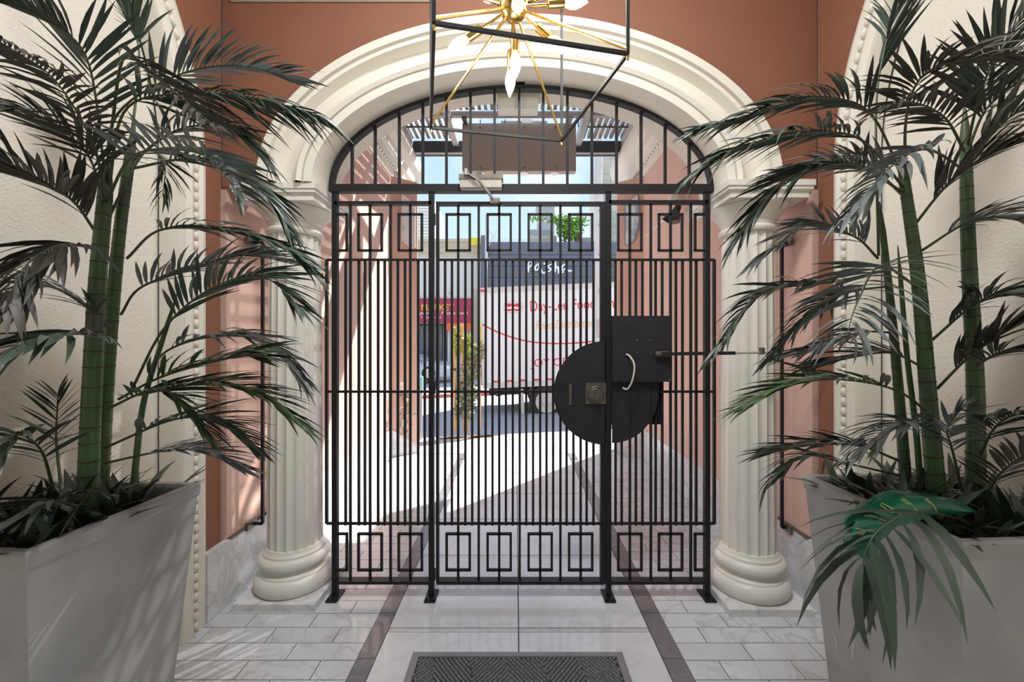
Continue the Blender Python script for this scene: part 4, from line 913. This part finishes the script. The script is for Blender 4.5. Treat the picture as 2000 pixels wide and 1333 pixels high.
# ---- box truck
rt = Vector((0.3, DT, gz(0.3, 10.8)))
tk = thing('box_truck', 'white box truck with red and orange lettering on its side parked in the street', 'truck', rt)
TA = math.radians(-2.5); RI = Matrix.Rotation(-TA, 3, 'Y')
def TL(px, py, off=0.0): p = PT(px, py, DT); p = rt + RI @ (p - rt); p.y = DT - off; return p
xl = TL(940, 650).x; zt_, zb_ = TL(940, 565).z, TL(940, 756).z; xe = xl + 6.4
MB().box(xl, xe, DT, DT+2.4, zb_, zt_).build('cargo_box', 'truck_white', tk)
MB().box(xl-0.01, xe, DT-0.025, DT+2.42, zt_-0.11, zt_+0.03).build('top_rail', 'truck_rail', tk)
MB().box(xl-0.02, xe, DT-0.02, DT+0.1, zb_-0.05, zb_+0.10).build('bottom_rail', 'truck_rail', tk)
d = MB(); x = xl + 0.25
while x < xl + 5.5: d.box(x, x+0.17, DT-0.025, DT-0.019, zb_+0.10, zb_+0.145); x += 0.36
d.build('reflector_tape', 'red_paint', tk)
MB().box(xl+0.02, xl+0.2, DT-0.032, DT-0.02, zt_-0.075, zt_-0.02).build('marker_light', 'red_paint', tk)
MB().box(xl-0.03, xl+0.04, DT-0.012, DT+2.4, zb_-0.05, zt_).build('rear_post', 'truck_rail', tk)
MB().box(xl-0.035, xl+0.005, DT-0.02, DT-0.005, TL(940, 682).z, TL(940, 632).z).build('rear_stripe', 'yellow_paint', tk)
MB().box(xl+0.1, xe+1.6, DT+0.5, DT+1.9, zb_-0.30, zb_-0.05).box(xl+0.3, xl+0.45, DT+0.1, DT+2.3, zb_-0.28, zb_-0.05).box(xl+1.2, xl+1.35, DT+0.1, DT+2.3, zb_-0.28, zb_-0.05).build('chassis', 'truck_dark', tk)
wz = TL(1068, 786).z
for wx, wy in ((TL(1068, 786).x, DT+0.05), (TL(1068, 786).x, DT+1.85), (xe+0.6, DT+0.1), (xe+0.6, DT+1.9)):
    w = MB().lathe([(0.26, 0.0), (0.36, 0.0), (0.44, 0.03), (0.455, 0.10), (0.455, 0.36), (0.44, 0.43), (0.36, 0.46), (0.26, 0.46)], 32, (wx, wy, wz), 'y').build('wheel', 'tire', tk, True)
    MB().lathe([(0.30, -0.002), (0.29, -0.03), (0.17, -0.012), (0.13, -0.012), (0.12, -0.06), (0.06, -0.07)], 28, (wx, wy, wz), 'y').build('rim', 'wheel_steel', w, True)
fx_ = TL(1021, 786); MB().box(fx_.x-0.05, fx_.x+0.03, DT+0.03, DT+0.5, fx_.z-0.32, fx_.z+0.34).build('mud_flap', 'wheel_steel', tk)
MB().prism([(xe+0.05, zb_-0.2), (xe+1.9, zb_-0.2), (xe+1.9, zb_+0.9), (xe+1.5, zt_-0.5), (xe+0.05, zt_-0.4)], DT+0.1, DT+2.3).build('cab', 'truck_white', tk)
MB().prism([(xe+0.5, zb_+0.9), (xe+1.75, zb_+0.95), (xe+1.42, zt_-0.62), (xe+0.5, zt_-0.55)], DT+0.09, DT+0.10).build('cab_window', 'car_glass', tk)
p = TL(1036, 607, 0.012); q = TL(1214, 599)
text('lettering', 'Day-Lee Foods, Inc.', 0.40, (p.x, DT-0.004, p.z-0.02), 'red_paint', tk, width=q.x-p.x, extrude=0.003)
p = TL(1046, 644); q = TL(1160, 640)
text('lettering', 'Food Distributor', 0.33, (p.x, DT-0.004, p.z), 'orange_paint', tk, width=q.x-p.x, extrude=0.003, shear=0.35)
p = TL(1036, 717); q = TL(1108, 713); text('lettering', 'JOY OF', 0.29, (p.x, DT-0.004, p.z), 'red_paint', tk, width=q.x-p.x, extrude=0.003)
cv = spline([TL(*c) for c in ((937, 631), (963, 645), (993, 657), (1030, 667), (1070, 671), (1110, 671), (1158, 667), (1215, 655))], 30)
m = MB()
for a, b in zip(cv[:-1], cv[1:]):
    a, b = Vector(a), Vector(b); a.y = b.y = DT-0.004; m.bar(a, b + (b-a)*0.05, 0.004, 0.036)
m.build('smile_stripe', 'red_paint', tk)
for i, px in enumerate((994.5, 1010.5)):
    c = TL(px, 600.5); r = 0.105
    lg = MB().lathe([(r, -0.004), (r, 0)], 28, (c.x, DT, c.z), 'y').build('emblem', 'red_paint', tk)
    MB().grid([[(c.x + k*math.cos(a), DT-0.004, c.z + k*math.sin(a)) for k in (0.145, 0.152)] for a in [2*PI*j/30 for j in range(31)]]).build('emblem_ring', 'red_paint', lg)
    MB().prism([(c.x-0.10, c.z-0.012), (c.x-0.05, c.z+0.03), (c.x, c.z-0.01), (c.x+0.05, c.z+0.03), (c.x+0.10, c.z-0.012), (c.x+0.06, c.z-0.045), (c.x-0.06, c.z-0.045)], DT-0.007, DT-0.004).build('emblem_wave', 'white_paint', lg)
tk.rotation_euler = (0, TA, 0)

# ---- utility pole at the curb
UPY = 9.4; up_ = PT(1168.5, 850, UPY); z0 = gz(up_.x, UPY)
po = thing('utility_pole', 'pale grey utility pole standing in front of the truck', 'pole', (up_.x, UPY, z0))
MB().lathe([(0.34, z0-0.03), (0.34, z0+0.10), (0.30, z0+0.13)], 20, (up_.x, UPY, 0)).build('footing', 'curb', po)
MB().lathe([(0.100, z0), (0.094, 3.0), (0.086, 9.5), (0.02, 9.55)], 18, (up_.x, UPY, 0)).build('shaft', 'pole_paint', po, True)
for py in (412, 440, 498, 566, 572):
    q = PT(1170, py, UPY-0.1); MB().box(q.x-0.02, q.x+0.035, UPY-0.125, UPY-0.08, q.z-0.012, q.z+0.02).build('step_bracket', 'grey_metal', po)
MB().box(up_.x-0.07, up_.x+0.075, UPY-0.115, UPY-0.08, PT(0, 660, UPY).z, PT(0, 625, UPY).z).build('number_plate', 'grey_metal', po)

# ---- young tree with stakes
tw = PT(911, 845, 6.78); z0 = gz(tw.x, 6.8)
sw_ = struct(MB().grid([[(x, y, gz(x, min(y, 6.98)) + 0.004 + random.uniform(0, 0.03)) for x in [PT(858, 0, 6.8).x + 0.1*i for i in range(10)]] for y in (6.62, 6.72, 6.82, 6.92)]).build('tree_bed', 'bare_soil'))
tr_ = thing('young_tree', 'young grey-leaved tree tied between wooden stakes at the curb', 'tree', (tw.x, 6.78, z0))
MB().tube([PT(912, 846, 6.78), PT(911, 800, 6.78), PT(915, 760, 6.78), PT(912, 700, 6.78), PT(916, 650, 6.78)], [0.03, 0.024, 0.02, 0.015, 0.008], 8).build('trunk', 'bark', tr_, True)
rr = random.Random(21)
def cluster(m, c, rad, n, size):
    for _ in range(n):
        v = Vector((rr.gauss(0, 1), rr.gauss(0, 1), rr.gauss(0, 1))).normalized()*rr.random()**0.4; p = Vector(c) + Vector((v.x*rad[0], v.y*rad[1], v.z*rad[2]))
        d = Vector((rr.uniform(-1, 1), rr.uniform(-1, 1), rr.uniform(-0.6, 1))).normalized(); s_ = d.cross(Vector((rr.uniform(-1, 1), rr.uniform(-1, 1), rr.uniform(-1, 1)))).normalized()*size*0.22
        m.add([p, p + d*size*0.5 + s_, p + d*size, p + d*size*0.5 - s_], [(0, 1, 2, 3)])
m = MB()
for px, py, rx, rz, n in ((911, 770, 22, 26, 420), (920, 720, 18, 30, 330), (908, 802, 20, 16, 220), (935, 690, 10, 22, 90)):
    cluster(m, PT(px, py, 6.78), (rx/FPX*6.78, 0.2, rz/FPX*6.78), int(n*1.5), 0.085)
o = m.build('crown', 'olive_leaf', tr_); o['kind'] = 'stuff'
m = MB(); cluster(m, PT(891, 668, 6.78), (0.055, 0.1, 0.26), 300, 0.085); cluster(m, PT(913, 676, 6.78), (0.1, 0.1, 0.2), 200, 0.085); o = m.build('sunlit_leaves', 'sunlit_leaf', tr_); o['kind'] = 'stuff'  # lit part of the crown, sunlight painted as yellow-green leaves
for nm, pts, lab in (('tree_stake', ((887, 648), (889.5, 842)), 'leftmost wooden stake beside the young tree'), ('tree_stake', ((902, 632), (905, 742)), 'middle wooden stake leaning by the young tree crown'), ('tree_stake', ((936, 640), (937, 840)), 'rightmost wooden stake beside the young tree')):
    a, b = PT(*pts[0], 6.75), PT(*pts[1], 6.75)
    if pts[1][1] < 800: b = PT(907, 842, 6.86); a = PT(902, 632, 6.72)
    t = thing(nm, lab, 'stake', b, 'wooden tree stakes'); MB().tube([b, a], 0.025, 8).build('post', 'stake', t, True)
    MB().lathe([(0.026, -0.02), (0.03, 0), (0.026, 0.02)], 8, b.lerp(a, 0.62)).build('tie', 'truck_dark', t)
cb = thing('tree_stake', 'short wooden crossbar nailed between the tree stakes', 'stake', PT(925, 708, 6.75)); MB().bar(PT(908, 708, 6.72), PT(937, 708, 6.72), 0.03, 0.06).build('board', 'stake', cb)
# ---- meter post
q = PT(820.5, 848, 6.6); z0 = gz(q.x, 6.6)
mp_ = thing('meter_post', 'grey post with a teal head standing beside the left wall end', 'post', (q.x, 6.6, z0))
MB().lathe([(0.05, z0), (0.05, z0+0.02), (0.036, z0+0.03), (0.036, PT(0, 765, 6.6).z)], 14, (q.x, 6.6, 0)).build('post', 'grey_metal', mp_, True)
MB().bevbox(q.x-0.045, q.x+0.045, 6.55, 6.65, PT(0, 762, 6.6).z, PT(0, 735, 6.6).z, 0.02).build('head', 'teal_paint', mp_)
# ---- parked car
cy = 20.0; c0 = PT(703, 743, cy); zc0 = -0.52
car = thing('parked_car', 'grey sedan parked in front of the red-signed shop', 'car', (PT(790, 0, cy).x, cy, zc0))
def cxp(px): return PT(px, 0, cy).x
def czp(py): return CZ + (VPY-py)/FPX*cy
prof = [(704, 735), (703, 716), (712, 708), (736, 704), (752, 692), (790, 691), (812, 695), (833, 707), (860, 709), (874, 715), (879, 724), (878, 737)]
xs_ = [(cxp(x), czp(y)) for x, y in prof]
b = MB(); W2 = 0.88
ins = [(x, (0.0 if z < czp(707) else 0.16), z) for x, z in xs_]
b.grid([[(x, cy - 0.0 + i, z) for x, i, z in ins], [(x, cy + 2*W2 - i, z) for x, i, z in ins]]); n_ = len(ins)
b.add([(x, cy + i, z) for x, i, z in ins], [tuple(range(n_))]); b.add([(x, cy + 2*W2 - i, z) for x, i, z in ins], [tuple(range(n_))[::-1]])
b.build('body', 'car_paint', car)
MB().prism([(cxp(757), czp(694.5)), (cxp(789), czp(693.5)), (cxp(789), czp(705)), (cxp(742), czp(706))], cy+0.04, cy+0.12).build('side_window', 'car_glass', car)
MB().prism([(cxp(793), czp(693.5)), (cxp(811), czp(697)), (cxp(826), czp(706)), (cxp(793), czp(705.5))], cy+0.04, cy+0.12).build('side_window', 'car_glass', car)
MB().box(cxp(870), cxp(878), cy-0.01, cy+0.3, czp(721), czp(715)).build('headlight', 'white_paint', car)
for px in (727, 837):
    w = MB().lathe([(0.2, -0.02), (0.33, -0.02), (0.345, 0.02), (0.345, 0.2), (0.2, 0.2)], 24, (cxp(px), cy, zc0+0.345), 'y').build('wheel', 'tire', car, True)
    MB().lathe([(0.23, -0.03), (0.20, -0.01), (0.05, -0.02)], 20, (cxp(px), cy, zc0+0.345), 'y').build('rim', 'wheel_steel', car)

# ---- shop building across the street
DS = 24.0
def SX(px): return PT(px, 0, DS).x
def SZ(py): return CZ + (VPY-py)/FPX*DS
sh = thing('shop_building', 'pale stucco shop across the street with tan cornice and maroon sign', 'building', (SX(860), DS, -0.6))
xa, xb = SX(640), SX(939)
MB().box(xa, xb, DS, DS+8, SZ(632), SZ(500)).box(xa, SX(812), DS, DS+8, -0.8, SZ(632)).box(SX(922), xb, DS-0.05, DS+0.5, -0.8, SZ(560)).build('wall', 'stucco_pale', sh)
MB().box(xa, xb, DS-0.1, DS+8, SZ(494), SZ(468)).box(xa, xb, DS-0.2, DS, SZ(474), SZ(468)).box(xa, xb, DS-0.16, DS, SZ(483), SZ(480)).build('cornice', 'stucco_tan', sh)
MB().box(xa, xb, DS-0.04, DS+8, SZ(502), SZ(494)).build('frieze', 'stucco_tan', sh)
MB().box(SX(918), SX(941), DS-0.3, DS-0.1, SZ(481), SZ(467)).build('yellow_sign', 'yellow_paint', sh)
MB().box(SX(922), SX(938), DS-0.06, DS-0.02, -0.7, SZ(565)).build('pilaster', 'stucco_tan', sh)
MB().box(xa+0.1, SX(922), DS+0.9, DS+1.0, -0.8, SZ(632)).build('shop_back', 'shop_grey', sh)
for a, b in ((812, 826), (828, 843), (846, 860), (862, 872)):
    f_ = MB().box(SX(a), SX(b), DS+0.5, DS+0.56, -0.6, SZ(636)).build('shop_door', 'shop_grey', sh)
    MB().box(SX(a)+0.06, SX(b)-0.06, DS+0.48, DS+0.5, -0.3, SZ(657)).build('pane', 'shop_glass', f_); MB().box(SX(a)+0.06, SX(b)-0.06, DS+0.48, DS+0.5, SZ(654), SZ(638)).build('pane', 'shop_glass', f_)
for px in (875, 881, 888, 894, 900, 906, 912, 918): MB().tube([(SX(px), DS+0.2, -0.6), (SX(px), DS+0.2, SZ(646))], 0.035, 6).build('grille_bar', 'white_paint', sh)
MB().box(SX(872), SX(922), DS+0.35, DS+0.4, -0.6, SZ(640)).build('display_window', 'stucco_pale', sh)
sb = MB().box(SX(745), SX(921), DS-0.22, DS-0.02, SZ(631), SZ(584)).build('shop_sign', 'maroon', sh)
text('sign_lettering', 'SUPER MARKET', 0.50, (SX(773), DS-0.23, SZ(607)), 'yellow_paint', sh, width=SX(888)-SX(773), extrude=0.01)
text('sign_lettering', 'Meat  \u2022  Vegetable  \u2022  Frozen Food', 0.25, (SX(775), DS-0.23, SZ(615)), 'white_paint', sh, width=SX(914)-SX(775), extrude=0.01)
text('sign_lettering', '\u2022  Seafood', 0.22, (SX(824), DS-0.23, SZ(623)), 'white_paint', sh, width=SX(862)-SX(824), extrude=0.01)
MB().box(SX(868), SX(921), DS-0.15, DS-0.05, SZ(645), SZ(629)).build('orange_banner', 'orange_banner', sh)
MB().box(SX(877), SX(883), DS-0.05, DS+0.0, SZ(575), SZ(571)).build('small_sign', 'grey_metal', sh)
# ---- dark restaurant
DR = 23.4
def RX(px): return PT(px, 0, DR).x
def RZ(py): return CZ + (VPY-py)/FPX*DR
rs = thing('restaurant_building', 'dark navy restaurant front with white script sign behind the truck', 'building', (RX(1060), DR, -0.6))
MB().box(RX(941), RX(1420), DR, DR+5.5, -0.8, RZ(473)).build('wall', 'navy_wall', rs)
MB().box(RX(940), RX(950), DR-0.25, DR+1.5, -0.8, RZ(462)).build('end_pier', 'navy_wall', rs)
for py in (498, 520, 542): MB().box(RX(950), RX(1400), DR-0.02, DR, RZ(py)-0.015, RZ(py)+0.015).build('panel_joint', 'truck_dark', rs)
strokes = [((680, 985), (683, 1060), (680, 1135)), ((682, 1000), (715, 960), (738, 985), (725, 1025), (690, 1065)), ((832, 1000), (795, 1030), (775, 1075), (795, 1100), (832, 1070)), ((834, 1000), (836, 1060), (848, 1095)),
           ((868, 1085), (880, 1130), (910, 1138), (940, 1120)), ((1022, 1010), (970, 1035), (965, 1060), (1000, 1080), (990, 1110), (945, 1125)), ((895, 1010), (930, 1005)), ((1070, 962), (1072, 1050), (1066, 1130)), ((1070, 1085), (1100, 1050), (1112, 1085), (1115, 1140), (1140, 1140)),
           ((1222, 1010), (1190, 1025), (1160, 1065), (1180, 1100), (1218, 1065)), ((1222, 1000), (1228, 1070), (1255, 1105), (1300, 1108), (1328, 1080)), ((1160, 1135), (1190, 1120))]
for st in strokes:
    pts = spline([(RX(940 + x*0.13506), DR-0.08, RZ(380 + y*0.13506)) for x, y in st], 14); n_ = len(pts)
    MB().tube(pts, [0.030 + 0.035*math.sin(PI*i/(n_-1)) for i in range(n_)], 6).build('sign_stroke', 'white_paint', rs, True)
MB().tube([(RX(952), DR-1.2, -0.6), (RX(953), DR-1.2, RZ(433))], 0.07, 8).build('flag_pole', 'pole_paint', rs)
for a, b in (((953, 455), (968, 475)), ((953, 498), (972, 462)), ((952, 512), (975, 518))): MB().tube([(RX(a[0]), DR-1.2, RZ(a[1])), (RX(b[0]), DR-1.2, RZ(b[1]))], 0.025, 6).build('pole_arm', 'pole_paint', rs)
# rooftop pieces
rf = thing('roof_fence', 'white picket fence along the restaurant roof', 'fence', (RX(990), DR+1, RZ(473)))
for i in range(20): MB().box(RX(957+3.9*i), RX(958.6+3.9*i), DR+1, DR+1.04, RZ(474), RZ(456 + (2 if i > 8 else 0) - (1.5 if i < 5 else 0))).build('picket', 'white_paint', rf)
MB().box(RX(955), RX(1034), DR+1.04, DR+1.08, RZ(470), RZ(468)).build('rail', 'white_paint', rf)
rc = thing('roof_block', 'tan stone block with grey tank behind the restaurant roof', 'roof structure', (RX(1060), DR+2, RZ(473)))
for i in range(4):
    MB().box(RX(1036)+0.01*(i % 2), RX(1094), DR+2, DR+4, RZ(475-8*i)+0.01, RZ(467-8*i)).build('stone_course', 'stone_block', rc)
MB().box(RX(1037), RX(1084), DR+2.2, DR+3.8, RZ(443), RZ(428)).build('tank', 'grey_metal', rc)
ft = thing('far_tower', 'grey tower rising behind the restaurant roof', 'tower', (PT(1066, 0, 40).x, 40, -0.6))
q0, q1 = PT(1050, 440, 40), PT(1083, 402, 40); MB().box(q0.x, q1.x, 40, 42, -0.6, q1.z).build('shaft', 'grey_metal', ft); MB().box(q0.x-0.1, q1.x+0.1, 39.9, 42.1, q1.z, q1.z+0.25).build('cap', 'grey_metal', ft)
iv = thing('roof_ivy', 'bright green ivy spilling over the restaurant roof', 'ivy', (RX(1115), DR+1.5, RZ(473)))
m = MB()
for px, py, rx_, rz_, n_ in ((1112, 450, 26, 26, 700), (1095, 430, 24, 7, 200), (1130, 436, 18, 12, 200), (1050, 429, 22, 3, 60)): cluster(m, PT(px, py, DR+1.4), (rx_/FPX*24, 0.5, rz_/FPX*24), n_, 0.26)
o = m.build('leaves', 'ivy_leaf', iv); o['kind'] = 'stuff'; MB().tube([(RX(1112), DR+1.6, RZ(473)), (RX(1108), DR+1.6, RZ(440))], 0.08, 6).build('stem', 'bark', iv)
bc = thing('roof_chimney', 'short brick chimney beside the ivy on the roof', 'chimney', (RX(1140), DR+2, RZ(473)))
for i in range(5): MB().box(RX(1134), RX(1146), DR+2, DR+2.6, RZ(473-7*i)+0.02, RZ(466-7*i)).build('brick_course', 'brick_far', bc)
MB().box(RX(1147), RX(1175), DR+2.2, DR+4, RZ(473), RZ(453)).box(RX(1143), RX(1176), DR+3, DR+4.5, RZ(455), RZ(438)).build('vent_house', 'grey_metal', bc)
# ---- neighbours
wb = thing('white_house', 'pale white sided house beyond the left wall end', 'building', (PT(826, 0, 38).x, 38, -0.6))
for i in range(14):
    a, b = PT(760, 470, 38), PT(845, 470-6.2*i, 38); MB().box(a.x, b.x, 38 + 0.02*(i % 2), 44, b.z-0.25 if i else -0.6, b.z).build('siding_board', 'white_siding', wb)
nb = thing('stone_building', 'tall cream stone building rising to the right of the pole', 'building', (PT(1215, 0, 30).x, 30, -0.6))
for i in range(30):
    za = -0.6 + i*0.55
    for j in range(4):
        xa_ = PT(1178, 0, 30).x + (j - 0.5*(i % 2))*1.1; x0_, x1_ = max(xa_, PT(1178, 0, 30).x), xa_ + 1.09
        MB().box(x0_, x1_, 30 + 0.015*((i+j) % 2), 31, za, za+0.535).build('stone_block', 'stone_block', nb)
MB().box(PT(1180, 0, 30).x, PT(1180, 0, 30).x + 4, 30.5, 36, -0.6, 15.85).build('core', 'stucco_pale', nb)

# ---- tidy the helper property
for o in bpy.data.objects:
    if '_w' in o: del o['_w']
